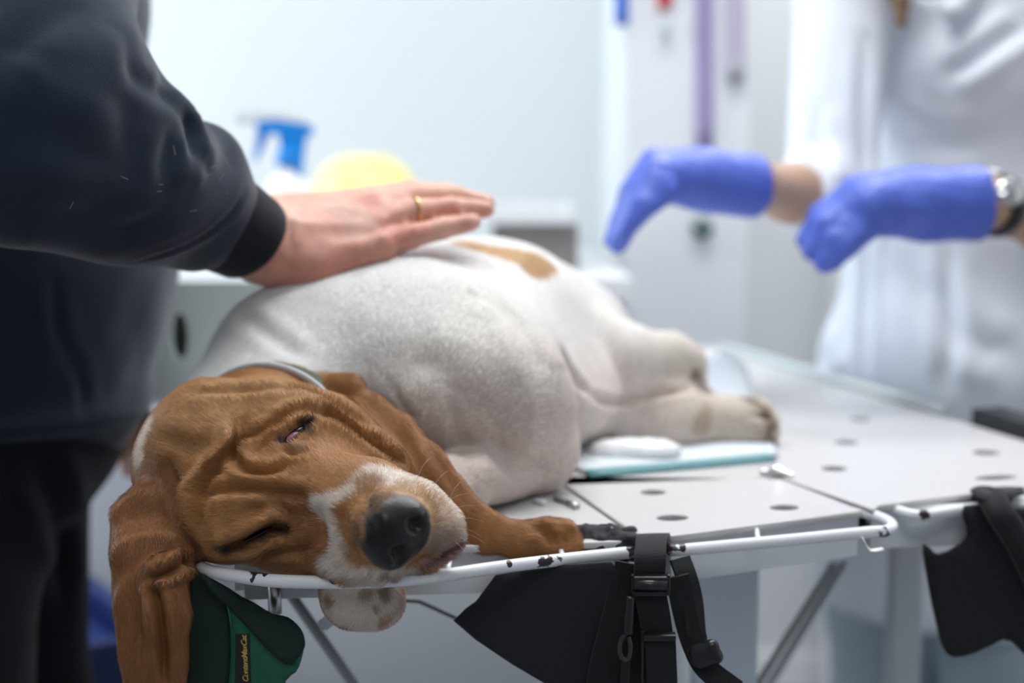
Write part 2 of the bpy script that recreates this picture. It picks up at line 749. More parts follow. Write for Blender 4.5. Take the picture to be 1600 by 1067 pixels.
for i, (x, y, lab) in enumerate(((0.10, 1.45, 'flat white ceiling lamp panel above the table'),
                                 (0.10, -0.45, 'dim ceiling lamp panel above the near end of the room'),
                                 (1.0, 2.45, 'flat white ceiling lamp panel added to brighten the back wall'))):
    t = thing('ceiling_lamp', lab, 'lamp', (x, y, RH), 'ceiling lamp panels')
    bm = bmesh.new()
    for lo, hi in (((-.65, -.35, -.04), (.65, -.31, 0)), ((-.65, .31, -.04), (.65, .35, 0)),
                   ((-.65, -.31, -.04), (-.61, .31, 0)), ((.61, -.31, -.04), (.65, .31, 0))):
        box_bm(bm, (x + lo[0], y + lo[1], RH + lo[2]), (x + hi[0], y + hi[1], RH + hi[2]))
    bm_obj('lamp_frame', bm, M['trim'], t)
    box('diffuser', (x - .61, y - .31, RH - .03), (x + .61, y + .31, RH - .01), emit('lamp_diffuser', (1, 1, 1), (3.0, .4, 2.0)[i]), t)
struct(box('baseboard_back', (RX0, RY1 - 0.015, 0), (RX1, RY1, 0.08), M['trim']))

# ================================================================== the examination table
E1 = np.array([math.cos(math.radians(16.3)), math.sin(math.radians(16.3)), 0])   # along the front edge
E2 = np.array([-E1[1], E1[0], 0])                                               # away from the camera
PT = 0.004                       # plate thickness
M['plate'] = chipped('plate_enamel', (0.62, 0.605, 0.60), (0.16, 0.13, 0.12), [], rough=0.3, amount=0.80)
rail_z = TZ - 0.006
RR = 0.0046


def rz(px, py):
    return PZ(px, py, rail_z)


chips = []
for (px, py, r) in ((407, 901, .0072), (420, 899, .0055), (523, 909, .003), (540, 910, .002), (795, 884, .0025), (846, 886, .0095), (856, 884, .0100), (868, 881, .0090), (957, 874, .0052), (988, 862, .0062)):
    q = rz(px, py)
    chips.append((q[0], q[1] - RR * .6, q[2] + RR * .5, r))
for (px, py, r) in ((1047, 854, .0085), (1056, 856, .0075), (1388, 834, .0080), (1380, 838, .006), (1344, 836, .0015), (1442, 805, .005), (1435, 798, .004)):
    q = rz(px, py)
    chips.append((q[0], q[1] - RR * .6, q[2] + RR * .2, r))
M['rail'] = chipped('rail_enamel', (0.86, 0.87, 0.90), (0.035, 0.022, 0.024), chips, rough=0.28, amount=0.83)
M['frame'] = plain('frame_enamel', (0.74, 0.76, 0.79), 0.4, noise=0.04, nscale=20)
M['legpanel'] = plain('leg_panel_enamel', (0.80, 0.88, 0.98), 0.45, noise=0.02, nscale=6)
M['dark_steel'] = plain('dark_steel', (0.24, 0.25, 0.25), 0.45, metal=0.1)

table = thing('examination_table', 'white enamelled veterinary table with perforated hinged plates and chipped tube rails', 'table', (0.15, 1.6, 0))


def xy(px, py):
    q = PZ(px, py, TZ)
    return (q[0], q[1])


def off(p, a, b):
    q = np.array([p[0], p[1], 0]) + E1 * a + E2 * b
    return (q[0], q[1])


A0 = xy(318, 866)                # front left corner of the head plate
A1 = xy(985, 846)
B0 = xy(1052, 838)
B1 = xy(1346, 799)
SB = xy(1216, 748)               # latch: the seams meet
C0 = xy(1372, 790)
C1 = xy(1600, 762)
CORN = off(xy(1600, 690), 0, -0.245)
FARR = off(xy(1600, 690), 0, 0.76)
FARL = off(FARR, -0.76, 0)
NEARL = off(A0, -0.005, 0.02)
SBL = xy(905, 742)


def holes(lst, r=0.0125):
    out = []
    for it in lst:
        c = xy(it[0], it[1])
        rx = it[2] if len(it) > 2 else r
        ry = it[3] if len(it) > 3 else r
        out.append((c[0], c[1], rx, ry, math.radians(16)))
    return out


AB = off(A1, 0.006, 0.02)
plA = plate_mesh('table_plate', [A0, A1, AB, off(SBL, -.03, .0), off(SBL, -.395, -.0), NEARL], [], TZ - PT, TZ)
plB = plate_mesh('table_plate', [off(AB, .006, 0), B0, B1, off(SB, .0, -.004), off(SBL, -.024, -.003)],
                 holes([(1020, 770, .012, .010), (1050, 810, .0138, .0105), (1225, 794, .0130, .0100)]), TZ - PT, TZ)
plC = plate_mesh('table_plate', [off(SB, 0.004, .004), off(B1, .012, .003), C0, C1, CORN, FARR, FARL, off(SBL, -.37, .006)],
                 holes([(1303, 733, .013, .011), (1322, 692, .013, .011), (1345, 656, .013, .011), (1541, 708, .0145, .012), (1556, 747, .022, .009)]), TZ - PT, TZ)
for me in (plA, plB, plC):
    link('table_plate', me, M['plate'], table, smooth=False)


def rail(px_pts, n=8, name='tube_rail'):
    pts = [rz(*p) for p in px_pts]
    return tube(name, catmull(pts, n), RR, M['rail'], table, seg=14)


rail([(340, 828), (312, 850), (302, 874), (322, 890), (370, 900), (440, 908), (560, 909), (660, 903), (780, 886), (880, 874), (955, 866), (985, 862), (991, 854), (982, 845), (960, 836)])
rail([(1062, 836), (1046, 843), (1040, 852), (1050, 859), (1090, 857), (1240, 843), (1350, 832), (1386, 829), (1394, 821), (1380, 811), (1345, 799), (1330, 793)])
rail([(1372, 789), (1400, 797), (1425, 804), (1450, 804), (1500, 797), (1560, 788), (1640, 777), (1800, 757), (1880, 738), (1890, 715), (1850, 695)])
tube('tube_rail', [np.array([*off(FARR, .004, -.02), TZ + .006]), np.array([*off(q, .002, .05), TZ + .006])] if (q := xy(1513, 662)) is not None else [], .006, plain('pale_green_enamel', (.66, .72, .72), .3), table, seg=10)
# little struts that carry the rails
for (x0, y0, x1, y1) in ((1185, 846, 1182, 826), (700, 893, 703, 872), (880, 872, 876, 858)):
    tube('rail_strut', [rz(x0, y0), PZ(x1, y1, TZ - .003)], 0.002, M['rail'], table, seg=8)

# apron frame under the plates
AZ1, AZ0 = TZ - PT - .001, TZ - 0.038
def bar(a, b, w, z0, z1, mat, name):
    a, b = np.array([*a, 0.0]), np.array([*b, 0.0])
    d = (b - a) / np.linalg.norm(b - a)
    s = np.array([-d[1], d[0], 0]) * w / 2
    vs = [a - s, b - s, b + s, a + s]
    bm = bmesh.new()
    lo = [bm.verts.new((v[0], v[1], z0)) for v in vs]
    hi = [bm.verts.new((v[0], v[1], z1)) for v in vs]
    bm.faces.new(lo[::-1])
    bm.faces.new(hi)
    for i in range(4):
        j = (i + 1) % 4
        bm.faces.new((lo[i], lo[j], hi[j], hi[i]))
    return bm_obj(name, bm, mat, table)


fl, fr = off(A0, .03, .012), off(CORN, -.03, .02)
bar(off(A0, .03, .012), off(A1, .0, .012), .012, AZ0, AZ1, M['frame'], 'apron')
bar(off(B0, -.0, .012), off(B1, -.0, .012), .012, AZ0, AZ1, M['frame'], 'apron')
bar(off(C0, .0, .014), off(CORN, -.02, .02), .012, AZ0, AZ1, M['frame'], 'apron')
bar(off(CORN, -.02, .02), off(FARR, -.02, -.02), .012, AZ0, AZ1, M['frame'], 'apron')
bar(off(FARR, -.02, -.02), off(FARL, .03, -.02), .012, AZ0, AZ1, M['frame'], 'apron')
bar(off(FARL, .03, -.02), off(A0, .03, .03), .012, AZ0, AZ1, M['frame'], 'apron')
# dark sheet added so the plate holes look shaded, and the black bumper on the right edge
def poly_box(name, pts, z0, z1, mat):
    bm = bmesh.new()
    lo = [bm.verts.new((p[0], p[1], z0)) for p in pts]
    hi = [bm.verts.new((p[0], p[1], z1)) for p in pts]
    bm.faces.new(lo[::-1])
    bm.faces.new(hi)
    for i in range(len(pts)):
        j = (i + 1) % len(pts)
        bm.faces.new((lo[i], lo[j], hi[j], hi[i]))
    bmesh.ops.recalc_face_normals(bm, faces=bm.faces[:])
    return bm_obj(name, bm, mat, table)


M['tray'] = plain('hole_shade_black', (.035, .037, .036), .6)  # near-black of the added sheet below the holes
poly_box('hole_shade_sheet', [off(A0, .05, .05), off(CORN, -.04, .04), off(FARR, -.04, -.04), off(FARL, .05, -.04)], TZ - .024, TZ - .020, M['tray'])
q_ = xy(1513, 655)
poly_box('edge_bumper', [off(q_, .004, 0), off(q_, .040, 0), off(q_, .040, -.36), off(q_, .004, -.36)], TZ - .012, TZ + .012, plain('black_rubber', (.025, .027, .03), .6))
# legs
for a, b in ((.05, .33), (.76, .30), (.05, .95), (.76, .95)):
    c = off(A0, a, b)
    box('leg', (c[0] - .016, c[1] - .016, 0), (c[0] + .016, c[1] + .016, AZ0), M['frame'], table, bevel=.003)
# wide pale leg panel under the hinge, and diagonal braces
p0 = P(1088, 880, 1.24)
p1 = P(1186, 880, 1.24)
box('leg_panel', (p0[0], 1.235, 0.02), (p1[0], 1.275, AZ0), M['legpanel'], table, bevel=.003)
tube('brace', [P(1320, 880, 1.42), P(1190, 1090, 1.36), P(1100, 1240, 1.32)], .0046, M['frame'], table, seg=10)
tube('brace', [P(1303, 880, 1.44), P(1180, 1075, 1.38), P(1090, 1225, 1.34)], .0034, M['dark_steel'], table, seg=10)
tube('brace', [P(455, 930, 1.12), P(560, 1080, 1.16), P(700, 1280, 1.2)], .0045, plain('grey_tube', (.30, .31, .33), .4), table, seg=10)
tube('brace', [P(610, 938, 1.10), P(655, 940, 1.10), P(712, 966, 1.10), P(790, 990, 1.10)], .0016, M['dark_steel'], table, seg=8)
tube('bracket', [P(429, 905, 1.0), P(430, 958, 1.0)], .005, M['steel'], table, seg=10)
# steel locking lever under the head plate
bm = bmesh.new()
lv = [P(500, 985, 1.02), P(497, 972, 1.02), P(512, 960, 1.02), P(545, 938, 1.02), P(556, 944, 1.02), P(535, 966, 1.02), P(512, 984, 1.02)]
f0 = [bm.verts.new(v) for v in lv]
f1 = [bm.verts.new(v + np.array([0, .003, 0])) for v in lv]
bm.faces.new(f0)
bm.faces.new(f1[::-1])
for i in range(len(lv)):
    j = (i + 1) % len(lv)
    bm.faces.new((f0[j], f0[i], f1[i], f1[j]))
bm_obj('lever', bm, M['steel'], table)
bm = bmesh.new()
lv = [P(1452, 882, 1.17), P(1462, 868, 1.17), P(1500, 856, 1.17), P(1502, 862, 1.17), P(1478, 888, 1.17), P(1460, 892, 1.17)]
f0 = [bm.verts.new(v) for v in lv]
f1 = [bm.verts.new(v + np.array([0, .004, 0])) for v in lv]
bm.faces.new(f0)
bm.faces.new(f1[::-1])
for i in range(len(lv)):
    j = (i + 1) % len(lv)
    bm.faces.new((f0[j], f0[i], f1[i], f1[j]))
bm_obj('lever', bm, M['frame'], table)
# hinge latch where the seams meet
lq = PZ(1213, 745, TZ)
hb = SDF()
hb.ell(lq + np.array([0, 0, .005]), (.007, .006, .006))
hb.cone(lq + np.array([-.012, .002, .004]), lq + np.array([.004, -.004, .004]), .003, .0025, k=.003)
hb.cone(lq + np.array([.0, .0, .006]), lq + np.array([.012, -.012, .004]), .003, .002, k=.003)
V_, Q_ = hb.mesh('latch', .001)
link('latch', quad_mesh('latch', V_, Q_), M['chrome'], table)
# hinge between the head plate and the middle plate
for i, (a, b) in enumerate((((868, 778), (884, 784)), ((886, 785), (902, 792)), ((836, 782), (852, 786)))):
    tube('hinge_knuckle', [PZ(*a, TZ + .003), PZ(*b, TZ + .003)], .0026, (M['dark_steel'], M['steel'], M['frame'])[i], table, seg=10)
# torn scrap of tape hanging on the middle rail
tq = rz(1354, 838)
V0 = np.array([tq + np.array(v) for v in ((-.004, -.004, 0), (-.001, -.004, -.006), (.002, -.004, -.010), (.006, -.005, -.0095), (.012, -.004, -.0085))])
link('tape_scrap', strap_mesh('tape_scrap', V0, (0, 1, .3), [.006, .006, .004, .005, .004], .0006), plain('tape', (.75, .74, .7), .5), table)

# ================================================================== the dog
DOG_H = 0.0018                   # surface resolution


def R_(px, Y):
    return px * Y / F


AX = np.array([.46, .88, 0.0])
AX = AX / np.linalg.norm(AX)     # spine direction, head to tail
DV = np.array([AX[1], -AX[0], 0])  # towards the belly
UP = np.array([0, 0, 1.0])
BODY_AX = (AX, DV, UP)

dg = SDF()
# ---- trunk
dg.ell(W(-.102, 1.266, .097), (.155, .146, .101), BODY_AX, k=.03)        # chest
dg.ell(W(-.035, 1.400, .100), (.150, .120, .106), BODY_AX, k=.04)        # ribs and belly
dg.ell(W(.028, 1.510, .080), (.110, .105, .086), BODY_AX, k=.04)         # pelvis
dg.ell(W(.035, 1.350, .052), (.090, .066, .050), BODY_AX, k=.05)        # slack belly
dg.ell(W(-.045, 1.180, .085), (.085, .075, .062), BODY_AX, k=.04)        # breast
dg.cone(W(-.200, 1.075, .056), W(-.150, 1.225, .080), .050, .086, k=.02)  # neck
dg.cone(W(-.238, 1.125, .052), W(-.195, 1.235, .084), .046, .080, k=.03)  # nape
# shoulder and folded forelegs
dg.cone(W(-.09, 1.22, .125), W(-.005, 1.175, .085), .055, .048, k=.03)
dg.cone(W(.005, 1.180, .060), W(.022, 1.185, .036), .045, .034, k=.03)   # elbow lump
dg.cone(W(.012, 1.180, .032), W(-.045, 1.085, .026), .028, .020, k=.02)
dg.cone(W(-.045, 1.085, .026), W(-.070, 1.055, .022), .022, .022, k=.015)
dg.cone(W(-.06, 1.18, .032), W(-.115, 1.085, .024), .030, .022, k=.02)
# ---- hind legs
def S(px, py, Y, r, k=.015):
    dg.ell(P(px, py, Y), R_(r, Y), k=k)


def C(a, b, k=.015, flat=None, s=1.0):
    dg.cone(P(*a[:3]), P(*b[:3]), R_(a[3], a[2]), R_(b[3], b[2]), k, flat, s)


C((866, 500, 1.460, 80), (918, 548, 1.405, 74), k=.014)       # thigh
C((918, 546, 1.402, 73), (975, 566, 1.390, 60), k=.006)       # stifle
C((975, 566, 1.395, 58), (1046, 568, 1.41, 46), k=.012)      # shank
C((1046, 562, 1.41, 44), (1070, 568, 1.415, 36), k=.010)
C((1068, 576, 1.41, 26), (1088, 594, 1.41, 15), k=.008)
C((960, 655, 1.40, 50), (1060, 655, 1.385, 48), k=.03)     # lower leg on the table
C((1060, 655, 1.385, 46), (1150, 664, 1.385, 42), k=.02)
C((1150, 662, 1.385, 40), (1176, 664, 1.385, 42), k=.012)
for (x, y, r) in ((1188, 640, 22), (1197, 660, 22), (1200, 682, 20), (1186, 694, 18)):
    C((1165, 664, 1.385, 22), (x, y, 1.385, r * .9), k=.006)
# tail curling away behind the pelvis
dg.chain([W(.045, 1.60, .06), W(-.02, 1.68, .03), W(-.11, 1.72, .015), W(-.19, 1.71, .012)], [.022, .015, .010, .006], k=.02)

# ---- head
C((352, 714, 1.045, 132), (405, 698, 1.05, 112), k=.015)    # cranium
S(300, 738, 1.045, 86, .02)                               # occiput
S(468, 694, 1.03, 86, .02)                              # upper brow and cheek
S(390, 806, 0.978, 68, .015)                               # lower brow
S(350, 800, 1.0, 80, .02)
C((520, 690, 1.06, 72), (590, 735, 1.03, 52), k=.02)       # upper cheek
C((455, 770, 1.0, 92), (560, 800, .965, 78), k=.02)        # bridge of the muzzle
C((560, 800, .965, 76), (610, 822, .94, 62), k=.015)
C((460, 850, .985, 52), (540, 862, .955, 50), k=.02)       # lower cheek to flew
C((540, 858, .952, 46), (600, 880, .935, 34), k=.012)
C((590, 778, .965, 48), (650, 800, .95, 46), k=.015)       # upper flew
C((650, 800, .95, 45), (686, 826, .948, 38), k=.012)
C((686, 826, .948, 37), (696, 844, .948, 28), k=.01)
C((672, 872, .955, 20), (702, 858, .955, 16), k=.006)      # lower lip
S(640, 870, .96, 36, .01)
# hanging flew behind the rail
C((560, 885, .985, 40), (560, 925, .975, 56), k=.012)
C((560, 925, .975, 55), (592, 940, .972, 42), k=.012)
# nose
NN = P(622, 836, .915) - P(480, 752, 1.0)
NN = NN / np.linalg.norm(NN)                     # where the nose points
NL = P(465, 680, 1.0) - P(415, 850, .955)
NL = NL - NN * (NL @ NN)
NL = NL / np.linalg.norm(NL)                     # from the lower to the upper side of the face
ND = np.cross(NN, NL)                            # towards the top of the skull
NC = P(612, 828, .925)
dg.ell(NC, (.0225, .0195, .0185), (NL, ND, NN), k=.010)
dg.ell(NC + ND * .010 - NN * .004, (.018, .012, .016), (NL, ND, NN), k=.010)
for e in (1, -1):
    dg.ell(NC + NL * e * .0125 + NN * .0085 - ND * .003, (.0105, .011, .010), (NL, ND, NN), k=.006)   # nostril wings
for e in (1, -1):
    a = NC + NL * e * .0105 + NN * .0215 - ND * .001
    dg.ell(a, (.0058, .0080, .0105), (NL, ND, NN), k=.003, sub=True)                        # nostril
    dg.cone(a - ND * .002 - NN * .003, a + NL * e * .010 - ND * .006 - NN * .006, .0028, .0018, k=.003, sub=True)  # its slit
dg.cone(NC + NN * .0215 + ND * .004, NC + NN * .019 - ND * .017, .0013, .0016, k=.003, sub=True)   # midline groove
# mouth line between upper and lower lip
for (a, b) in (((726, 846, .94), (690, 866, .935)), ((690, 866, .935), (652, 888, .925)), ((652, 888, .925), (620, 898, .92))):
    dg.cone(P(*a), P(*b), .0022, .0022, k=.003, sub=True)

# ---- the ear that lies towards the rail
nE = np.array([-.25, -.80, .52])
ear = [(508, 614, 1.10, 18), (536, 616, 1.095, 24), (572, 650, 1.078, 36), (610, 690, 1.062, 46), (654, 736, 1.045, 44), (704, 790, 1.030, 38), (758, 832, 1.022, 32), (812, 845, 1.022, 28)]
for a, b in zip(ear[:-1], ear[1:]):
    C(a, b, k=.008, flat=nE, s=3.2)
nT = np.array([.1, -.75, .65])
C((812, 844, 1.022, 29), (862, 840, 1.030, 31), k=.008, flat=nT, s=1.6)
C((862, 840, 1.030, 31), (880, 842, 1.030, 28), k=.008, flat=nT, s=1.4)
C((884, 826, 1.026, 13), (896, 850, 1.024, 14), k=.007)
C((846, 826, 1.024, 11), (880, 828, 1.024, 12), k=.008)
C((846, 860, 1.018, 9), (893, 858, 1.018, 11), k=.008)
C((526, 602, 1.10, 15), (550, 602, 1.095, 15), k=.010)
# ---- the ear that hangs down past the corner
nL = np.array([.15, -1, .1])
ear2 = [(264, 790, 1.01, 58), (242, 840, .985, 56), (236, 890, .965, 54), (236, 950, .955, 51), (240, 1020, .952, 47), (243, 1090, .955, 42), (240, 1140, .96, 32)]
for a, b in zip(ear2[:-1], ear2[1:]):
    C(a, b, k=.012, flat=nL, s=4.0)
C((258, 896, .952, 34), (262, 960, .942, 34), k=.008, flat=nL, s=3.0)
C((262, 960, .942, 34), (258, 1090, .945, 30), k=.008, flat=nL, s=3.0)
C((196, 800, .99, 14), (194, 860, .968, 18), k=.01)
C((222, 778, .992, 22), (186, 800, .985, 9), k=.012)

V, Q = dg.mesh('basset_hound', DOG_H)
V = smooth_verts(V, Q, 2)
NRM = vnormals(V, Q)
sf = Surf(V, Q)

# ---- wrinkles: (pixel polyline, half width, depth, raised lip)
WR = [
    ([(378, 660), (366, 698), (342, 735), (322, 764), (314, 800), (320, 842)], .0042, .0062, .0010),
    ([(362, 664), (346, 702), (320, 738), (300, 768), (294, 806), (302, 846)], .0052, -.0046, 0),
    ([(392, 672), (372, 700), (371, 722), (392, 738), (428, 738), (450, 728)], .0032, .0034, .0018),
    ([(354, 712), (388, 688), (432, 662), (452, 642)], .0030, .0030, .0016),
    ([(402, 716), (424, 692), (440, 676)], .0022, .0018, .001),
    ([(322, 780), (366, 764), (436, 771), (484, 778)], .0036, .0034, .0014),
    ([(498, 640), (530, 652), (565, 676), (606, 704), (630, 722)], .0042, .0075, .0012),
    ([(440, 612), (480, 612), (535, 640), (582, 672)], .0032, .0030, .0016),
    ([(300, 615), (380, 612), (450, 606)], .0040, .0020, .0015),
    ([(268, 730), (282, 780), (298, 830), (330, 872)], .0050, .0040, .0020),
    ([(345, 858), (387, 845), (427, 824), (450, 826)], .0036, .0060, .0034),
    ([(330, 770), (322, 810), (336, 850)], .0040, .0030, .003),
    ([(390, 800), (430, 790), (460, 800)], .0040, .0018, .0014),
    ([(470, 800), (500, 812), (506, 860)], .0060, .0030, .001),
    ([(520, 905), (560, 905), (620, 912)], .0030, .0020, .001),
    ([(400, 880), (425, 862), (470, 858), (490, 850)], .0030, .0025, .0015),
    ([(250, 680), (300, 700), (330, 690)], .0050, .0015, .001),
    ([(236, 905), (250, 960), (258, 1067)], .0030, .0050, .002),
    ([(232, 902), (262, 892), (300, 872)], .0030, .0050, .004),
    ([(610, 600), (660, 680), (720, 780)], .0035, .0010, .001),
    ([(832, 822), (852, 834), (868, 852)], .0040, .0016, .0014),
    ([(874, 818), (884, 838), (886, 860)], .0024, .0012, .0008),
    ([(876, 545), (896, 588), (922, 614)], .0045, .0060, .001),
    ([(926, 620), (960, 629), (1010, 618), (1080, 606)], .0040, .0060, .001),
    ([(1176, 648), (1205, 654)], .0030, .0040, .001),
    ([(1176, 672), (1208, 674)], .0030, .0040, .001),
    ([(440, 691), (455, 684), (470, 670), (486, 658)], .0030, .0045, .0016),
    ([(436, 664), (456, 648), (482, 640), (505, 652)], .0030, .0030, .0016),
    ([(446, 706), (466, 712), (490, 704)], .0026, .0018, .0012),
    ([(760, 690), (800, 730), (860, 740)], .0100, .0040, .003),
    ([(640, 560), (700, 590), (760, 660)], .0120, .0030, .002),
    ([(780, 470), (820, 520), (850, 590)], .0120, .0030, .002),
    ([(360, 470), (390, 500), (470, 560)], .0060, .0020, .002),
    ([(700, 620), (720, 700), (740, 770)], .0080, .0020, .001),
    ([(575, 760), (572, 800), (590, 838)], .0040, .0010, .001),
]
disp = np.zeros(len(V))
for pts, w, dep, lip in WR:
    ln = sf.line(pts)
    if len(ln) < 2:
        continue
    d, t = seg_dist(V, ln)
    taper = np.clip(np.minimum(t, 1 - t) * 5 + .25, 0, 1)
    disp += (1.5 if ln[0, 1] < 1.1 else 1.0) * taper * (-dep * np.exp(-(d / w) ** 2) + lip * np.exp(-((d - 2.2 * w) / (1.3 * w)) ** 2))
V = V + NRM * (disp + .0012 * noise3(V, 45, 5, 2) * (V[:, 1] > 1.1))[:, None]
V = smooth_verts(V, Q, 1, .35)
NRM = vnormals(V, Q)

# ---- coat colours (coat markings, with some light and shade painted on the head)
lin = lambda r, g, b: np.array([(c / 255 / 12.92) if c / 255 <= .04045 else ((c / 255 + .055) / 1.055) ** 2.4 for c in (r, g, b)])
TAN, DTAN, RED = lin(174, 124, 76), lin(120, 70, 38), lin(148, 94, 54)
CREAM, WHITE, PINK = lin(222, 211, 198), lin(222, 221, 219), lin(214, 172, 160)
BLACK, LIP = lin(24, 22, 25), lin(84, 62, 60)
col = np.tile(WHITE, (len(V), 1))
wet = np.zeros(len(V))
nz1 = noise3(V, 90, 1)
nz2 = noise3(V, 300, 2)
nz3 = noise3(V, 25, 3)


def paint(mask, c):
    global col
    col = col * (1 - mask[:, None]) + np.asarray(c)[None, :] * mask[:, None]


def mark(pts, r, c, edge=.004, wob=.004, amt=1.0):
    if len(pts) == 1:
        h = sf.hit(*pts[0])
        if h is None:
            return
        d = np.linalg.norm(V - h, axis=1)
    else:
        ln = sf.line(pts)
        if len(ln) < 2:
            return
        d, _ = seg_dist(V, ln)
    d = d + nz1 * wob + nz2 * wob * .4
    paint(amt * (1 - sstep(d, r - edge, r + edge)), c)


# underside of the trunk is a little warmer than the back
side = (V - W(-.06, 1.34, .09)) @ DV
paint(.42 * sstep(side + nz3 * .02, .02, .13) * (1 - sstep(V[:, 2] + nz3 * .02, TZ + .06, TZ + .16)), PINK)
paint(.35 * sstep(side + nz3 * .02, .02, .10), CREAM)
# hind legs: dirty cream
leg = sstep(V[:, 0] + nz1 * .01, .12, .17) * (V[:, 1] > 1.28)
paint(.40 * leg, lin(196, 184, 168))
paint(.35 * sstep(V[:, 0] + nz1 * .01, .16, .22) * (V[:, 1] > 1.28), lin(186, 172, 152))
mark([(940, 690), (948, 700)], .016, RED)
mark([(1168, 622), (1192, 638), (1206, 664)], .0065, lin(96, 72, 52), amt=.8)
mark([(1200, 684), (1206, 692)], .005, lin(90, 66, 52), amt=.7)
mark([(1085, 590), (1098, 606)], .008, lin(80, 66, 60), amt=.8)
mark([(1105, 640), (1095, 665)], .008, lin(166, 142, 112), amt=.6)
# saddle patch over the loins
mark([(720, 380), (790, 396), (845, 408)], .016, lin(182, 144, 98), wob=.008)
mark([(830, 425), (845, 412)], .013, lin(164, 124, 78))
dsp = (V - W(-.02, 1.42, .16)) @ DV
paint((1 - sstep(dsp + nz1 * .012, -.045, -.03)) * sstep((V - W(-.1, 1.2, 0)) @ AX, .12, .15) * (1 - sstep((V - W(-.1, 1.2, 0)) @ AX, .34, .38)) * sstep(V[:, 2], TZ + .12, TZ + .15), lin(176, 138, 92))
for (x, y) in ((735, 457), (678, 518)):
    mark([(x, y)], .0035, lin(170, 168, 166), amt=.5)
# head and ears: tan, found by distance to the skull, muzzle and ear axes
hd = np.full(len(V), 1.0)
for a, b, r in (((330, 712, 1.045), (480, 700, 1.03), .085), ((455, 770, 1.0), (620, 822, .94), .075), ((350, 800, 1.0), (560, 862, .96), .06), ((560, 900, .98), (600, 940, .97), .04), ((660, 800, .95), (700, 845, .95), .04)):
    d, _ = seg_dist(V, np.array([P(*a), P(*b)]))
    d = np.where(d > .9, 1.0, d - r)
    hd = np.minimum(hd, d)
for lst, r in ((ear[:3], .019), (ear[2:], .029), (ear2, .040), ([(812, 842, 1.01), (900, 846, 1.005)], .028)):
    d, _ = seg_dist(V, np.array([P(*e[:3]) for e in lst]))
    hd = np.minimum(hd, np.where(d > .9, 1.0, d - r))
# the neck behind the head stays white
neck = (V - W(-.20, 1.118, .07)) @ np.array([.25, .97, 0])
earm = np.full(len(V), 1.0)
for lst, r in ((ear[:3], .019), (ear[2:], .029), (ear2, .042), ([(812, 842, 1.01), (900, 846, 1.005)], .028)):
    d, _ = seg_dist(V, np.array([P(*e[:3]) for e in lst]))
    earm = np.minimum(earm, np.where(d > .9, 1.0, d - r))
hm = (1 - sstep(hd + nz2 * .002, -.002, .003)) * (1 - sstep(neck + nz1 * .004, -.004, .004) * sstep(earm, -.004, .004))
breastm = sstep((V - W(-.06, 1.095, 0)) @ np.array([.3, .95, 0]), -.01, .0) * sstep(earm, -.002, .002)
hm = hm * (1 - breastm)
head_col = TAN[None, :] * (1 - (.5 + .5 * nz3)[:, None] * .35) + RED[None, :] * ((.5 + .5 * nz3)[:, None] * .35)
head_col = head_col * (1 + .10 * nz1 + .07 * nz2)[:, None]
col = col * (1 - hm[:, None]) + head_col * hm[:, None]
# darker lower ear, and shade painted into the cheek fur
e2d, _ = seg_dist(V, np.array([P(*e[:3]) for e in ear2]))
paint(.55 * (1 - sstep(e2d, .03, .06)), lin(126, 74, 42))
e1d, _ = seg_dist(V, np.array([P(*e[:3]) for e in ear[1:]]))
paint(.45 * (1 - sstep(e1d, .016, .03)) * (.6 + .4 * nz1), lin(138, 86, 48))
mark([(470, 800), (500, 820), (500, 850)], .016, lin(126, 76, 44), edge=.010, amt=.7)  # shade of the lower cheek, put into the fur colour
mark([(320, 640), (380, 620), (450, 615)], .026, lin(190, 146, 98), edge=.02, amt=.6)  # crown painted lighter, mostly for the light from above
mark([(236, 897), (262, 888), (298, 872)], .0035, lin(196, 150, 100), edge=.003, wob=.001, amt=.8)
mark([(232, 664), (222, 690), (218, 705)], .0075, lin(224, 206, 188), wob=.003)
# muzzle: white blaze, flews, freckles
MZ = lin(222, 208, 194)
mark([(566, 748), (548, 768), (515, 786), (498, 792)], .0050, MZ, wob=.003, edge=.002)
mark([(498, 792), (520, 824), (532, 850), (520, 884)], .0070, MZ, wob=.003, edge=.002)
mark([(520, 890), (560, 900), (600, 905), (640, 905)], .011, MZ, wob=.002)
mark([(590, 742), (640, 752), (685, 775), (710, 815), (712, 850)], .0110, MZ, wob=.003)
mark([(640, 770), (680, 800), (690, 840)], .012, lin(206, 172, 140), wob=.004, amt=.8)
mark([(535, 945), (570, 950), (600, 950)], .020, MZ, wob=.002)
mark([(575, 978), (600, 972)], .012, MZ)
mark([(540, 802)], .0058, lin(150, 100, 62), wob=.002, edge=.002)
mark([(575, 760), (585, 790), (560, 820), (560, 850)], .0105, lin(150, 108, 70), edge=.005, amt=.85)
mark([(584, 784), (572, 812), (566, 846)], .0075, lin(92, 68, 48), edge=.006, amt=.75)
mark([(600, 778), (588, 790)], .006, lin(110, 84, 60), edge=.005, amt=.6)
mark([(540, 846), (552, 872)], .0040, lin(150, 120, 96), edge=.003, amt=.6)
mark([(700, 812), (706, 838)], .008, lin(220, 190, 172), edge=.005, amt=.6)
mark([(590, 770), (620, 765), (650, 780), (668, 815)], .006, lin(176, 138, 98), edge=.004, amt=.7)
mark([(660, 770), (672, 800)], .004, lin(190, 150, 110), amt=.7)
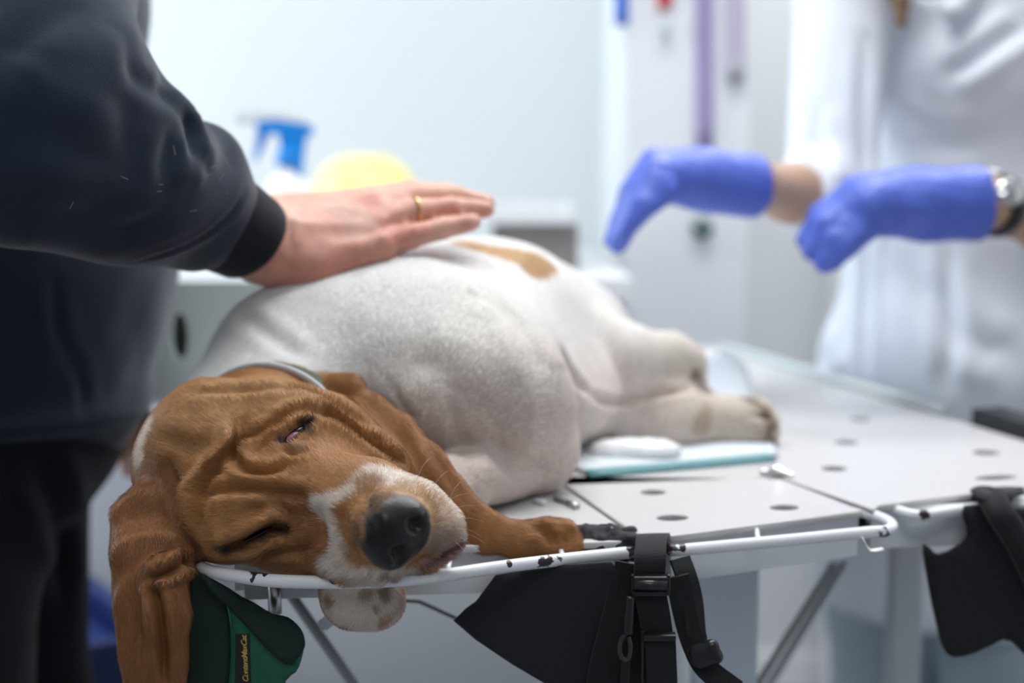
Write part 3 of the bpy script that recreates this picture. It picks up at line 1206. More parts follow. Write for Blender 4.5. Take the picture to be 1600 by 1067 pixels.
for (x, y, r, c, a) in ((604, 968, .0055, (176, 130, 112), .8), (598, 976, .004, (176, 130, 112), .8), (572, 926, .005, (150, 110, 76), .7), (598, 920, .005, (136, 100, 74), .7), (602, 932, .004, (140, 104, 78), .7), (587, 948, .0022, (150, 108, 84), .8),
                     (628, 930, .008, (168, 136, 130), .7), (622, 950, .006, (168, 136, 130), .6), (530, 880, .002, (110, 90, 80), .7), (545, 890, .002, (110, 90, 80), .7), (560, 884, .0025, (120, 90, 70), .7), (510, 895, .003, (120, 90, 70), .6), (580, 896, .003, (120, 90, 70), .6), (515, 936, .005, (150, 104, 70), .8)):
    mark([(x, y)], r, lin(*c), wob=.001, edge=.0015, amt=a)
mark([(650, 900), (625, 905), (600, 900)], .006, lin(110, 96, 92), edge=.004, amt=.8)
mark([(680, 850), (700, 848)], .008, lin(150, 130, 124), edge=.005, amt=.7)
# lips and nose leather
mark([(672, 880), (705, 862), (716, 856)], .0062, lin(196, 148, 140), wob=.0008, edge=.002)
mark([(722, 850), (690, 868), (660, 888)], .0018, LIP, wob=.0006, edge=.0015)
nq = np.stack([(V - NC) @ NL / .0262, ((V - NC) @ ND - .001) / .0235, ((V - NC) @ NN - .006) / .0205], 1)
nd = np.linalg.norm(nq, axis=1)
nm = 1 - sstep(nd + nz2 * .02, .93, 1.06)
paint(nm, BLACK)
wet = np.maximum(wet, nm)
for pts in ([(556, 842), (580, 800), (612, 772)],):
    mark(pts, .004, lin(70, 56, 52), edge=.004, amt=.6)
# eye rims
mark([(438, 692), (455, 684), (470, 670), (488, 656)], .0036, lin(38, 30, 30), wob=.0006, edge=.0018)
mark([(474, 662), (480, 674)], .0048, lin(34, 28, 30), wob=.0006, edge=.002)
mark([(450, 690), (465, 700), (474, 702)], .004, lin(150, 120, 110), wob=.001, edge=.003, amt=.6)
mark([(352, 858), (392, 844), (424, 826), (446, 824)], .0052, lin(38, 28, 26), wob=.0008, edge=.003)

dog_me = quad_mesh('basset_hound', V, Q)
set_color(dog_me, 'coat', np.concatenate([np.clip(col, 0, 1), wet[:, None]], 1))

fm_, nt, b = new_mat('dog_coat')
at = N(nt, 'ShaderNodeAttribute', attribute_name='coat')
geo = N(nt, 'ShaderNodeTexCoord')
nzA = N(nt, 'ShaderNodeTexNoise')
nzA.inputs['Scale'].default_value = 420
nzA.inputs['Detail'].default_value = 5
mpA = N(nt, 'ShaderNodeMapping')
mpA.inputs['Scale'].default_value = (.35, .8, 1)
mpA.inputs['Rotation'].default_value = (0, .6, .3)
nt.links.new(geo.outputs['Object'], mpA.inputs[0])
nt.links.new(mpA.outputs[0], nzA.inputs['Vector'])
hsv = N(nt, 'ShaderNodeMix', data_type='RGBA', blend_type='MULTIPLY')
rmp = N(nt, 'ShaderNodeMapRange')
rmp.inputs[1].default_value, rmp.inputs[2].default_value = .3, .7
rmp.inputs[3].default_value, rmp.inputs[4].default_value = .80, 1.12
nt.links.new(nzA.outputs[0], rmp.inputs[0])
hsv.inputs[0].default_value = 1.0
nt.links.new(at.outputs['Color'], hsv.inputs[6])
nt.links.new(rmp.outputs[0], hsv.inputs[7])
nt.links.new(hsv.outputs[2], b.inputs['Base Color'])
rr = N(nt, 'ShaderNodeMapRange')
rr.inputs[3].default_value, rr.inputs[4].default_value = .72, .34
nt.links.new(at.outputs['Alpha'], rr.inputs[0])
nt.links.new(rr.outputs[0], b.inputs['Roughness'])
b.inputs['Specular IOR Level'].default_value = .35
b.inputs['Sheen Weight'].default_value = .12
b.inputs['Sheen Roughness'].default_value = .5
bp = N(nt, 'ShaderNodeBump')
bp.inputs['Strength'].default_value = .22
bp.inputs['Distance'].default_value = .0012
nt.links.new(nzA.outputs[0], bp.inputs['Height'])
nt.links.new(bp.outputs[0], b.inputs['Normal'])

dog = link('basset_hound', dog_me, fm_)
tag(dog, 'tan and white basset hound lying on its side with closed eyes, head on the rail', 'dog')

# ---- eyes: sunken, nearly shut, the third eyelid showing
M['eye'] = plain('dark_wet_eye', (.012, .008, .010), .12)
M['lid'] = plain('pink_third_eyelid', (.30, .14, .20), .22, noise=.3, nscale=300)
for pts, dep, pink in (([(446, 689), (463, 677), (482, 661)], .0026, True), ([(372, 852), (398, 840), (426, 825)], .0052, False)):
    a, c, e = [sf.hit(*q) for q in pts]
    ax = (e - a) / np.linalg.norm(e - a)
    inn = np.array([0, 1, 0.0]) - ax * ax[1]
    inn = inn / np.linalg.norm(inn)
    s = SDF()
    s.ell(c + inn * (dep + .0022), (np.linalg.norm(e - a) * .48, .0050, .0036 if pink else .0022), (ax, inn, np.cross(ax, inn)), k=.001)
    EV, EQ = s.mesh('eye', .0008)
    eo = link('eye', quad_mesh('eye', EV, EQ), M['eye'], dog)
    if pink:
        s = SDF()
        s.ell(sf.hit(459, 681) + inn * (dep + .0002), (.0062, .0040, .0026), (ax, inn, np.cross(ax, inn)), k=.001)
        EV, EQ = s.mesh('third_eyelid', .0006)
        link('third_eyelid', quad_mesh('third_eyelid', EV, EQ), M['lid'], eo)
# ---- whiskers on the upper flew
wv, wf = [], []
for (x, y, x2, y2) in ((690, 790, 735, 770), (700, 800, 748, 790), (706, 812, 756, 815), (712, 825, 752, 838), (716, 838, 745, 862), (710, 845, 738, 880), (650, 752, 672, 715), (700, 786, 720, 752), (716, 832, 760, 850), (672, 770, 700, 735)):
    h0, n0 = sf.hitn(x, y)
    if h0 is None:
        continue
    h2 = P(x2, y2, h0[1] + .004)
    mid = (h0 + h2) / 2 + np.array([0, -.004, .003])
    pth = catmull([h0, mid, h2], 4)
    t_ = np.cross(h2 - h0, (0, 1, 0))
    t_ = t_ / np.linalg.norm(t_)
    b0 = len(wv)
    for i, q in enumerate(pth):
        w_ = .00011 * (1 - .8 * i / len(pth))
        wv += [tuple(q - t_ * w_), tuple(q + t_ * w_)]
    wf += [(b0 + 2 * i, b0 + 2 * i + 1, b0 + 2 * i + 3, b0 + 2 * i + 2) for i in range(len(pth) - 1)]
me = bpy.data.meshes.new('whiskers')
me.from_pydata(wv, [], wf)
wo = link('whiskers', me, plain('whisker', (.9, .85, .8), .5), dog)
wo['kind'] = 'stuff'
# ---- collar round the neck
M['collar'] = plain('olive_webbing', (.09, .10, .065), .8, bump=.5, bscale=600)
M['collar_edge'] = plain('pale_webbing_edge', (.55, .57, .58), .8, bump=.4, bscale=600)
cd = np.array([.33, .93, .12])
cd = cd / np.linalg.norm(cd)
cu_ = UP - cd * cd[2]
cu_ = cu_ / np.linalg.norm(cu_)
cs_ = np.cross(cd, cu_)
cc_ = W(-.187, 1.118, .062)
ring = lambda o, r: np.array([cc_ + cd * o + r * (math.cos(t) * cu_ + math.sin(t) * cs_ * 1.1) for t in np.linspace(0, 2 * math.pi, 61)])
colr = link('dog_collar', strap_mesh('dog_collar', ring(0, .0600), cd, .018, .003), M['collar'])
tag(colr, 'olive webbing collar with pale edges around the dog\'s neck', 'collar')
for o_ in (-.0095, .0095):
    link('edge_binding', strap_mesh('edge_binding', ring(o_, .0606), cd, .004, .004), M['collar_edge'], colr)

# ---- short coat: real hairs on head, ears, neck and breast
def fur(count, seed=3):
    r = np.random.default_rng(seed)
    qa, qb, qc, qd = (V[Q[:, i]] for i in range(4))
    cen = (qa + qb + qc + qd) / 4
    area = np.linalg.norm(np.cross(qc - qa, qd - qb), axis=1) / 2
    dens = np.where(cen[:, 1] < 1.12, 1.0, np.where(cen[:, 1] < 1.22, .45, .0))
    fw = wet[Q].mean(1)
    fc_ = col[Q].mean(1)
    dens = dens * (fw < .15) * (fc_.sum(1) > .09)
    pr = area * dens
    pr = pr / pr.sum()
    fi = r.choice(len(Q), count, p=pr)
    u, v = r.random(count)[:, None], r.random(count)[:, None]
    root = (qa[fi] * (1 - u) + qb[fi] * u) * (1 - v) + (qd[fi] * (1 - u) + qc[fi] * u) * v
    nn = NRM[Q[fi]].mean(1)
    nn = nn / np.linalg.norm(nn, axis=1, keepdims=True)
    cc = col[Q[fi]].mean(1)
    # lie of the hair: away from the nose, along the ears to their tips, down the neck
    flow = root - NC
    flow = flow / np.linalg.norm(flow, axis=1, keepdims=True)
    for lst, rad in ((ear + [(880, 842, 1.008)], .030), (ear2, .036)):
        pts = np.array([P(*e[:3]) for e in lst])
        best = np.full(count, 1.0)
        dirs = np.zeros((count, 3))
        for i in range(len(pts) - 1):
            a, ba = pts[i], pts[i + 1] - pts[i]
            h = np.clip((root - a) @ ba / (ba @ ba), 0, 1)
            d = np.linalg.norm(root - a - h[:, None] * ba, axis=1)
            m = d < best
            best[m] = d[m]
            dirs[m] = ba / np.linalg.norm(ba)
        w = (1 - sstep(best, rad * .8, rad * 1.3))[:, None]
        flow = flow * (1 - w) + dirs * w
    flow = flow + .22 * np.stack([noise3(root, 60, 61 + i) for i in range(3)], 1) + r.normal(size=(count, 3)) * .12
    flow = flow - nn * np.einsum('ij,ij->i', flow, nn)[:, None]
    flow = flow / (np.linalg.norm(flow, axis=1, keepdims=True) + 1e-9)
    side_ = np.cross(nn, flow)
    L_ = (.0042 + .0022 * r.random(count))[:, None]
    w_ = (.00011 + .00006 * r.random(count))[:, None]
    mid = root + flow * L_ * .55 + nn * L_ * (.10 + .08 * r.random(count))[:, None]
    tip = root + flow * L_ + nn * L_ * (.08 + .14 * r.random(count))[:, None]
    base = root - nn * .0003
    vv = np.stack([base - side_ * w_, base + side_ * w_, mid + side_ * w_ * .8, mid - side_ * w_ * .8, tip], 1).reshape(-1, 3)
    k = np.arange(count)[:, None] * 5
    loops = np.concatenate([k + np.array([[0, 1, 2, 3]]), k + np.array([[3, 2, 4]])], 1).astype(np.int32)
    me = bpy.data.meshes.new('fur')
    me.vertices.add(len(vv))
    me.vertices.foreach_set('co', vv.astype(np.float32).ravel())
    me.loops.add(count * 7)
    me.loops.foreach_set('vertex_index', loops.ravel())
    me.polygons.add(count * 2)
    st = (np.arange(count)[:, None] * 7 + np.array([[0, 4]])).ravel().astype(np.int32)
    me.polygons.foreach_set('loop_start', st)
    me.update(calc_edges=True)
    lum = np.clip(cc.mean(1) * 1.6, 0, 1)
    shade = (1 + (r.random(count) - .5) * (.46 - .32 * lum))[:, None]
    hc_ = np.clip(cc * shade + (r.random(count)[:, None] < .06) * .04, 0, 1)
    set_color(me, 'coat', np.repeat(hc_, 5, axis=0))
    return me


fmat, nt, b = new_mat('dog_hair')
at = N(nt, 'ShaderNodeAttribute', attribute_name='coat')
nt.links.new(at.outputs['Color'], b.inputs['Base Color'])
b.inputs['Roughness'].default_value = .5
b.inputs['Specular IOR Level'].default_value = .3
fo_ = link('fur', fur(230000), fmat, dog)
fo_['kind'] = 'stuff'

# ================================================================== people
def head_sdf(s, c, fwd, up=(0, 0, 1)):
    c, f, u = np.asarray(c, float), np.asarray(fwd, float), np.asarray(up, float)
    f = f / np.linalg.norm(f)
    r = np.cross(f, u)
    ax = (r, f, u)
    s.ell(c + u * .02 - f * .012, (.074, .092, .082), ax, k=.03)
    s.ell(c + f * .022 - u * .045, (.058, .068, .072), ax, k=.03)
    s.ell(c + f * .058 - u * .098, (.026, .022, .018), ax, k=.02)          # chin
    s.cone(c + f * .088 - u * .005, c + f * .106 - u * .038, .008, .012, k=.012)  # nose
    for e in (-1, 1):
        s.ell(c + f * .098 + r * e * .031 - u * .001, (.016, .016, .011), ax, k=.012, sub=True)
        s.ell(c + f * .078 + r * e * .031 - u * .001, .0125, k=.004)        # eye
        s.ell(c + f * .078 + r * e * .034 + u * .018, (.020, .010, .006), ax, k=.012)
        s.ell(c + f * .055 + r * e * .045 - u * .04, (.018, .02, .016), ax, k=.02)
        s.ell(c + r * e * .076 - f * .005 - u * .022, (.008, .018, .030), ax, k=.006)  # ear
        s.ell(c + f * .100 + r * e * .009 - u * .050, (.007, .010, .006), ax, k=.006)
    s.ell(c + f * .090 - u * .070, (.022, .010, .006), ax, k=.006)         # upper lip
    s.ell(c + f * .088 - u * .080, (.020, .010, .006), ax, k=.006)
    s.cone(c + f * .104 + r * .02 - u * .075, c + f * .104 - r * .02 - u * .075, .0018, .0018, k=.003, sub=True)


def displaced(sdf, name, h, wr, sm=2):
    V, Q = sdf.mesh(name, h)
    V = smooth_verts(V, Q, sm)
    n = vnormals(V, Q)
    sf = Surf(V, Q)
    d = np.zeros(len(V))
    for pts, w, dep, lip in wr:
        ln = sf.line(pts)
        if len(ln) < 2:
            continue
        dd, t = seg_dist(V, ln)
        tp = np.clip(np.minimum(t, 1 - t) * 5 + .2, 0, 1)
        d += tp * (-dep * np.exp(-(dd / w) ** 2) + lip * np.exp(-((dd - 2.2 * w) / (1.3 * w)) ** 2))
    V = V + n * d[:, None]
    V = smooth_verts(V, Q, 1, .3)
    return V, Q, sf


def skin_mat(name):
    m, nt, b = new_mat(name)
    at = N(nt, 'ShaderNodeAttribute', attribute_name='skin')
    tc = N(nt, 'ShaderNodeTexCoord')
    nz = N(nt, 'ShaderNodeTexNoise')
    nz.inputs['Scale'].default_value = 120
    nz.inputs['Detail'].default_value = 5
    nt.links.new(tc.outputs['Object'], nz.inputs['Vector'])
    mr = N(nt, 'ShaderNodeMapRange')
    mr.inputs[1].default_value, mr.inputs[2].default_value = .3, .7
    mr.inputs[3].default_value, mr.inputs[4].default_value = .88, 1.08
    nt.links.new(nz.outputs[0], mr.inputs[0])
    mx = N(nt, 'ShaderNodeMix', data_type='RGBA', blend_type='MULTIPLY')
    mx.inputs[0].default_value = 1
    nt.links.new(at.outputs['Color'], mx.inputs[6])
    nt.links.new(mr.outputs[0], mx.inputs[7])
    nt.links.new(mx.outputs[2], b.inputs['Base Color'])
    b.inputs['Roughness'].default_value = .5
    b.inputs['Subsurface Weight'].default_value = .12
    b.inputs['Subsurface Radius'].default_value = (1, .35, .2)
    b.inputs['Subsurface Scale'].default_value = .006
    bp = N(nt, 'ShaderNodeBump')
    bp.inputs['Strength'].default_value = .25
    bp.inputs['Distance'].default_value = .0015
    nt.links.new(nz.outputs[0], bp.inputs['Height'])
    nt.links.new(bp.outputs[0], b.inputs['Normal'])
    return m


def fabric(name, col, rough=.9, bscale=900, bump=.25, sheen=.3, noise=.12):
    return plain(name, col, rough, noise=noise, nscale=40, bump=bump, bscale=bscale, spec=.2, sheen=sheen)


M['navy'] = fabric('navy_sweatshirt', (.018, .026, .044), sheen=.3)
M['navy_rib'] = fabric('navy_rib_knit', (.008, .010, .016), sheen=.2)
M['black_cloth'] = fabric('dark_trousers', (.007, .008, .011), sheen=.1)
M['coat'] = fabric('white_coat', (.78, .81, .88), rough=.8, bscale=500, bump=.15, sheen=.05, noise=.03)
M['scrub'] = fabric('pale_blue_scrubs', (.45, .53, .60), rough=.85, sheen=.05, noise=.05)
M['shoe'] = plain('black_shoe', (.02, .02, .022), .4)
M['hair'] = plain('dark_blond_hair', (.20, .12, .06), .5, noise=.3, nscale=60, bump=.5, bscale=300, stretch=(1, 1, .1))
M['brown_hair'] = plain('brown_hair', (.06, .04, .03), .5, noise=.3, nscale=60, bump=.5, bscale=300)
M['glove'] = plain('blue_nitrile', (.095, .155, .64), .42, noise=.08, nscale=25, bump=.3, bscale=120)
M['gold'] = plain('gold', (.85, .55, .22), .15, metal=1.0)


def Pc(s, a, b, k=.012, flat=None, fs=1.0):
    s.cone(P(*a[:3]), P(*b[:3]), a[3] * a[2] / F, b[3] * b[2] / F, k, flat, fs)


# ------------------------------------------------------------------ the man in the navy sweatshirt
MX, MY = -.555, 1.44
man = thing('person', 'person in a navy sweatshirt resting a bare hand on the dog', 'person', (MX, MY, 0))
sh_r, el_r = np.array([-.50, 1.27, 1.40]), P(35, 215, 1.07)
sh_l, el_l, wr_l = np.array([-.55, 1.61, 1.40]), np.array([-.62, 1.68, 1.12]), np.array([-.52, 1.72, .90])

mb = SDF()
mb.cone((MX, MY, .90), (MX, MY, 1.15), .105, .11, k=.05)
mb.cone((MX, MY, 1.15), (MX + .01, MY, 1.34), .11, .10, k=.05)
mb.cone((MX, MY - .10, 1.36), (MX, MY + .10, 1.36), .06, .06, k=.05)
mb.cone((MX + .01, MY, 1.38), (MX + .03, MY, 1.54), .058, .055, k=.03)
head_sdf(mb, (MX + .055, MY, 1.64), (1, -.05, -.25), (.24, 0, .97))
mb.chain([sh_r, el_r, P(330, 335, 1.195), P(400, 372, 1.232)], [.050, .040, .033, .030], k=.02)
mb.chain([sh_l, el_l, wr_l], [.050, .038, .027], k=.02)
for e in (-1, 1):
    mb.chain([(MX, MY + e * .08, .92), (MX + .01, MY + e * .09, .50), (MX - .01, MY + e * .09, .09)], [.085, .052, .036], k=.03)
    mb.cone((MX - .03, MY + e * .09, .05), (MX + .13, MY + e * .10, .035), .038, .030, k=.02)
# right hand on the dog: palm
Pc(mb, (400, 372, 1.232, 60), (455, 388, 1.232, 56), k=.02)
for a, b in (((420, 402, 1.225, 42), (495, 418, 1.220, 42)), ((495, 416, 1.220, 42), (592, 388, 1.226, 30)),
             ((420, 372, 1.24, 48), (590, 358, 1.240, 23)), ((420, 352, 1.255, 42), (588, 330, 1.258, 24)),
             ((425, 342, 1.27, 34), (582, 315, 1.280, 22)), ((500, 380, 1.235, 42), (560, 360, 1.245, 34)), ((470, 350, 1.26, 36), (550, 335, 1.27, 30))):
    Pc(mb, a, b, k=.014)
fingers = [
    [(585, 385, 1.228, 24), (640, 370, 1.236, 20), (690, 357, 1.250, 18), (738, 347, 1.262, 15)],
    [(588, 352, 1.242, 25), (645, 330, 1.258, 20), (705, 326, 1.275, 18.5), (760, 327, 1.290, 14.5)],
    [(585, 326, 1.262, 25), (650, 306, 1.285, 19), (712, 308, 1.302, 18), (762, 318, 1.315, 14)],
    [(575, 314, 1.285, 24), (640, 300, 1.310, 18), (695, 303, 1.328, 17), (742, 314, 1.340, 13)],
]
for f in fingers:
    for a, b in zip(f[:-1], f[1:]):
        Pc(mb, a, b, k=.004)
for a, b in zip([(470, 345, 1.285, 34), (530, 332, 1.335, 24)], [(530, 332, 1.335, 24), (600, 335, 1.365, 17)]):
    Pc(mb, a, b, k=.012)
# left hand hanging
lf = np.array([.45, .1, -.89])
lf = lf / np.linalg.norm(lf)
mb.cone(wr_l, wr_l + lf * .08, .028, .036, k=.015, flat=(0, 1, 0), s=1.8)
for i in range(4):
    b0 = wr_l + lf * .085 + np.array([.89, 0, .45]) * (.027 - .018 * i)
    b1 = b0 + (lf + np.array([.1, 0, -.1])) * (.042 - .004 * abs(i - 1.5))
    mb.cone(b0, b1, .0095, .0085, k=.004)
    mb.cone(b1, b1 + np.array([lf[0] - .1, -.25, lf[2]]) * .035, .0085, .007, k=.004)
mb.cone(wr_l + lf * .02, wr_l + lf * .07 + np.array([.04, -.02, .01]), .014, .010, k=.01)
HWR = [([(575, 352), (500, 350), (440, 345)], .005, -.0012, 0), ([(580, 328), (510, 322), (450, 325)], .005, -.0012, 0), ([(580, 380), (510, 385)], .006, -.0012, 0),
       ([(440, 330), (448, 360), (452, 395)], .004, .002, .0012), ([(596, 338), (606, 345)], .006, -.0018, 0), ([(592, 366), (604, 374)], .006, -.0016, 0), ([(585, 318), (600, 315)], .006, -.0015, 0),
       ([(562, 372), (600, 356), (640, 348)], .003, .0015, 0), ([(700, 345), (704, 362)], .002, .0009, 0), ([(640, 358), (646, 378)], .002, .0008, 0), ([(706, 316), (708, 335)], .002, .0008, 0)]
V, Q, sfh = displaced(mb, 'body', .0034, HWR)
SK = np.tile(lin(222, 172, 152), (len(V), 1))
n1 = noise3(V, 60, 11)
SK = SK * (1 + .06 * n1)[:, None]
def skin_mark(lst, c, r, amt):
    global SK
    for q in lst:
        h = sfh.hit(*q)
        if h is not None:
            w = (amt * np.exp(-(np.linalg.norm(V - h, axis=1) / r) ** 2))[:, None]
            SK = SK * (1 - w) + lin(*c)[None] * w
skin_mark([(580, 320), (600, 345), (612, 368), (645, 360), (700, 328), (735, 350), (760, 328), (575, 310)], (196, 112, 98), .012, .6)
skin_mark([(470, 440), (540, 430), (600, 400), (500, 445)], (198, 124, 108), .03, .5)
skin_mark([(520, 340), (480, 370), (540, 400), (610, 330), (430, 400), (660, 350)], (206, 132, 116), .016, .45)
skin_mark([(500, 315), (455, 330), (560, 345), (530, 320)], (232, 190, 172), .014, .5)  # highlights painted on the back of the hand
skin_mark([(744, 346), (764, 316)], (232, 190, 178), .006, .7)
me = quad_mesh('body', V, Q)
set_color(me, 'skin', np.clip(SK, 0, 1))
M['skin_man'] = skin_mat('man_skin')
link('body', me, M['skin_man'], man)
# gold ring
rc_ = P(648, 329, 1.2575)
dirf = P(705, 326, 1.275) - P(645, 330, 1.258)
dirf = dirf / np.linalg.norm(dirf)
u_ = np.cross(dirf, UP)
u_ = u_ / np.linalg.norm(u_)
v_ = np.cross(u_, dirf)
tube('ring', [rc_ + .0122 * (math.cos(a) * u_ + math.sin(a) * v_) for a in np.linspace(0, 2 * math.pi, 25)[:-1]], .0013, M['gold'], man, closed=True, seg=8)

sw = SDF()
tax = ((1, 0, 0), (0, 1, 0), (0, 0, 1))
sw.ell((MX + .005, MY, 1.29), (.185, .215, .20), tax, k=.05)
sw.ell((MX + .012, MY, 1.05), (.200, .205, .21), tax, k=.05)
sw.cone((MX + .005, MY, .93), (MX + .005, MY, 1.02), .175, .19, k=.04)
sw.ell((MX + .005, MY, .885), (.178, .185, .032), tax, k=.02)
sw.cone((MX, MY - .15, 1.38), (MX, MY + .15, 1.38), .075, .075, k=.05)
sw.cone((MX - .06, MY - .05, 1.47), (MX - .06, MY + .05, 1.47), .065, .065, k=.04)      # hood
sw.cone((MX - .03, MY - .09, 1.46), (MX + .05, MY - .06, 1.43), .03, .025, k=.03)
sw.cone((MX - .03, MY + .09, 1.46), (MX + .05, MY + .06, 1.43), .03, .025, k=.03)
# right sleeve
sw.cone(sh_r, P(20, -60, 1.17), .085, .088, k=.05)
Pc(sw, (20, -60, 1.17, 168), (60, 160, 1.085, 158), k=.04)
Pc(sw, (40, 240, 1.065, 150), (200, 285, 1.125, 118), k=.04)
Pc(sw, (200, 285, 1.125, 118), (300, 312, 1.175, 98), k=.03)
Pc(sw, (120, 140, 1.10, 110), (230, 225, 1.13, 62), k=.04)
Pc(sw, (268, 172, 1.115, 18), (282, 178, 1.118, 14), k=.02)
Pc(sw, (318, 250, 1.185, 56), (335, 300, 1.19, 46), k=.02)
Pc(sw, (300, 350, 1.18, 70), (335, 350, 1.195, 66), k=.02)
# left sleeve
sw.chain([sh_l, el_l, wr_l + np.array([-.01, 0, .03])], [.082, .068, .046], k=.04)
SWR = [
    ([(200, 60), (205, 110), (230, 140), (285, 172)], .006, .004, .004),
    ([(290, 185), (262, 230), (250, 290)], .006, .006, .005),
    ([(290, 190), (310, 240), (330, 270)], .006, .006, .004),
    ([(384, 300), (352, 340), (300, 378), (215, 408)], .0025, .005, .004),
    ([(290, 178), (300, 205), (296, 250)], .005, .012, .006),
    ([(360, 235), (330, 290), (260, 330), (180, 370)], .008, .006, .005),
    ([(205, 90), (190, 170), (195, 240)], .010, .004, .004),
    ([(130, 0), (60, 50), (0, 90)], .010, .006, .006),
    ([(180, 0), (150, 60), (120, 120)], .010, .003, .004),
    ([(0, 200), (90, 215), (180, 260)], .012, .005, .005),
    ([(20, 330), (120, 340), (230, 370)], .012, .005, .005),
    ([(84, 430), (92, 520), (125, 590), (132, 650)], .005, .005, .003),
    ([(200, 470), (215, 540), (210, 610)], .016, .002, .002),
    ([(250, 60), (258, 110), (250, 150)], .006, .006, .003),
]
V, Q, sfs = displaced(sw, 'sweatshirt', .0040, [(a, w * 1.15, d * .42, l * .42) for a, w, d, l in SWR])
n = vnormals(V, Q)
V = V + n * (noise3(V, 30, 21)[:, None] * .0007)
sweat = link('sweatshirt', quad_mesh('sweatshirt', V, Q), M['navy'], man)
# ribbed cuff
ca, cb = P(318, 332, 1.188), P(393, 374, 1.226)
ax = (cb - ca) / np.linalg.norm(cb - ca)
# tilt so that the rim runs from (428,310) to (350,437)
u_ = P(426, 312, 1.235) - P(352, 436, 1.21)
u_ = u_ / np.linalg.norm(u_)
v_ = np.cross(ax, u_)
v_ = v_ / np.linalg.norm(v_)
verts, faces = [], []
prof = [(0.0, .047), (.25, .047), (.5, .0455), (.75, .0435), (.95, .042), (1.0, .040), (1.0, .036), (.8, .035), (.5, .035)]
SEG = 96
for t, r in prof:
    c = ca + (cb - ca) * t
    for k in range(SEG):
        a = 2 * math.pi * k / SEG
        rr_ = r + (.0006 if k % 2 else 0)
        verts.append(c + rr_ * (math.cos(a) * u_ * .93 + math.sin(a) * v_))
for i in range(len(prof) - 1):
    for k in range(SEG):
        k2 = (k + 1) % SEG
        faces.append((i * SEG + k, i * SEG + k2, i * SEG + SEG + k2, i * SEG + SEG + k))
me = bpy.data.meshes.new('cuff')
me.from_pydata([tuple(v) for v in verts], [], faces)
link('cuff', me, M['navy_rib'], sweat)
# dark zip pull and cord stopper near the collar
q = P(186, 8, 1.20)
tube('cord_stopper', [q + np.array([-.012, -.01, .006]), q + np.array([.008, -.008, -.006])], [.006, .005], M['shoe'], sweat, seg=10)
# pale dog hairs caught on the sleeve
bmh = []
hv, hf = [], []
for (x, y) in ((345, 280), (352, 296), (250, 285), (318, 275), (240, 300), (300, 330), (130, 185), (330, 262), (360, 262), (275, 240), (246, 288), (190, 275), (220, 330), (120, 310)):
    h0 = sfs.hit(x, y)
    if h0 is None:
        continue
    a = random.uniform(0, math.pi)
    dx = np.array([math.cos(a), 0, math.sin(a)]) * random.uniform(.004, .010)
    pts = [h0 + dx * t + np.array([0, -.0012 - .0015 * (1 - t * t), 0]) for t in (-1, -.3, .4, 1)]
    wv = np.cross(dx / np.linalg.norm(dx), (0, 1, 0)) * .00012
    b0 = len(hv)
    for p in pts:
        hv += [tuple(p - wv), tuple(p + wv)]
    hf += [(b0 + 2 * i, b0 + 2 * i + 1, b0 + 2 * i + 3, b0 + 2 * i + 2) for i in range(3)]
me = bpy.data.meshes.new('shed_hair')
me.from_pydata(hv, [], hf)
o = link('shed_hair', me, plain('pale_hair', (.6, .55, .48), .6), sweat)
o['kind'] = 'stuff'

tr = SDF()
tr.ell((MX + .005, MY, .86), (.150, .170, .12), tax, k=.04)
tr.cone((MX + .025, MY - .05, .87), (MX + .0, MY - .06, .76), .11, .085, k=.04)
for e in (-1, 1):
    tr.chain([(MX - .015, MY + e * .085, .80), (MX - .01, MY + e * .095, .50), (MX - .005, MY + e * .095, .06)], [.105, .085, .068], k=.04)
V, Q, _ = displaced(tr, 'trousers', .006, [([(60, 720), (90, 800), (100, 950)], .012, .006, .005)])
link('trousers', quad_mesh('trousers', V, Q), M['black_cloth'], man)
for e in (-1, 1):
    s = SDF()
    s.cone((MX - .05, MY + e * .095, .045), (MX + .12, MY + e * .105, .035), .045, .042, k=.02)
    s.cone((MX - .01, MY + e * .095, .05), (MX - .01, MY + e * .095, .10), .05, .05, k=.02)
    s.plane_cut((0, 0, 0), (0, 0, -1))
    V, Q = s.mesh('shoe', .005)
    link('shoe', quad_mesh('shoe', V, Q), M['shoe'], man)
s = SDF()
hc = np.array([MX + .055, MY, 1.64])
s.ell(hc + np.array([-.022, 0, .040]), (.092, .082, .084), tax, k=.02)
s.ell(hc + np.array([-.055, 0, -.02]), (.055, .07, .07), tax, k=.02)
s.ell(hc + np.array([.10, 0, -.03]), (.075, .09, .085), tax, k=.015, sub=True)
V, Q = s.mesh('hair', .004)
link('hair', quad_mesh('hair', V, Q), M['brown_hair'], man)

# ------------------------------------------------------------------ the vet in the white coat
VX, VY = .615, 1.97
vet = thing('person', 'person in a white coat wearing blue gloves and a wristwatch behind the table', 'person', (VX, VY, 0))
vf = np.array([-.62, -.78, 0])      # facing
vf = vf / np.linalg.norm(vf)
vr = np.array([vf[1], -vf[0], 0])    # her right
vs_r, ve_r = P(1318, -30, 1.90), P(1296, 300, 1.80)
vs_l, ve_l = VX * np.array([1, 0, 0]) + np.array([.16, VY - .08, 1.36]), np.array([.80, 1.84, 1.04])
vb = SDF()
vb.cone((VX, VY, .92), (VX, VY, 1.15), .10, .095, k=.05)
vb.cone((VX, VY, 1.15), (VX, VY, 1.30), .095, .09, k=.05)
vb.cone(vs_r, vs_l, .045, .045, k=.05)
vb.cone((VX - .01, VY - .01, 1.30), (VX - .02, VY - .03, 1.46), .052, .048, k=.03)
vhc = np.array([VX - .04, VY - .06, 1.56])
head_sdf(vb, vhc, vf + np.array([0, 0, -.3]), np.array([-.19, -.23, .95]))
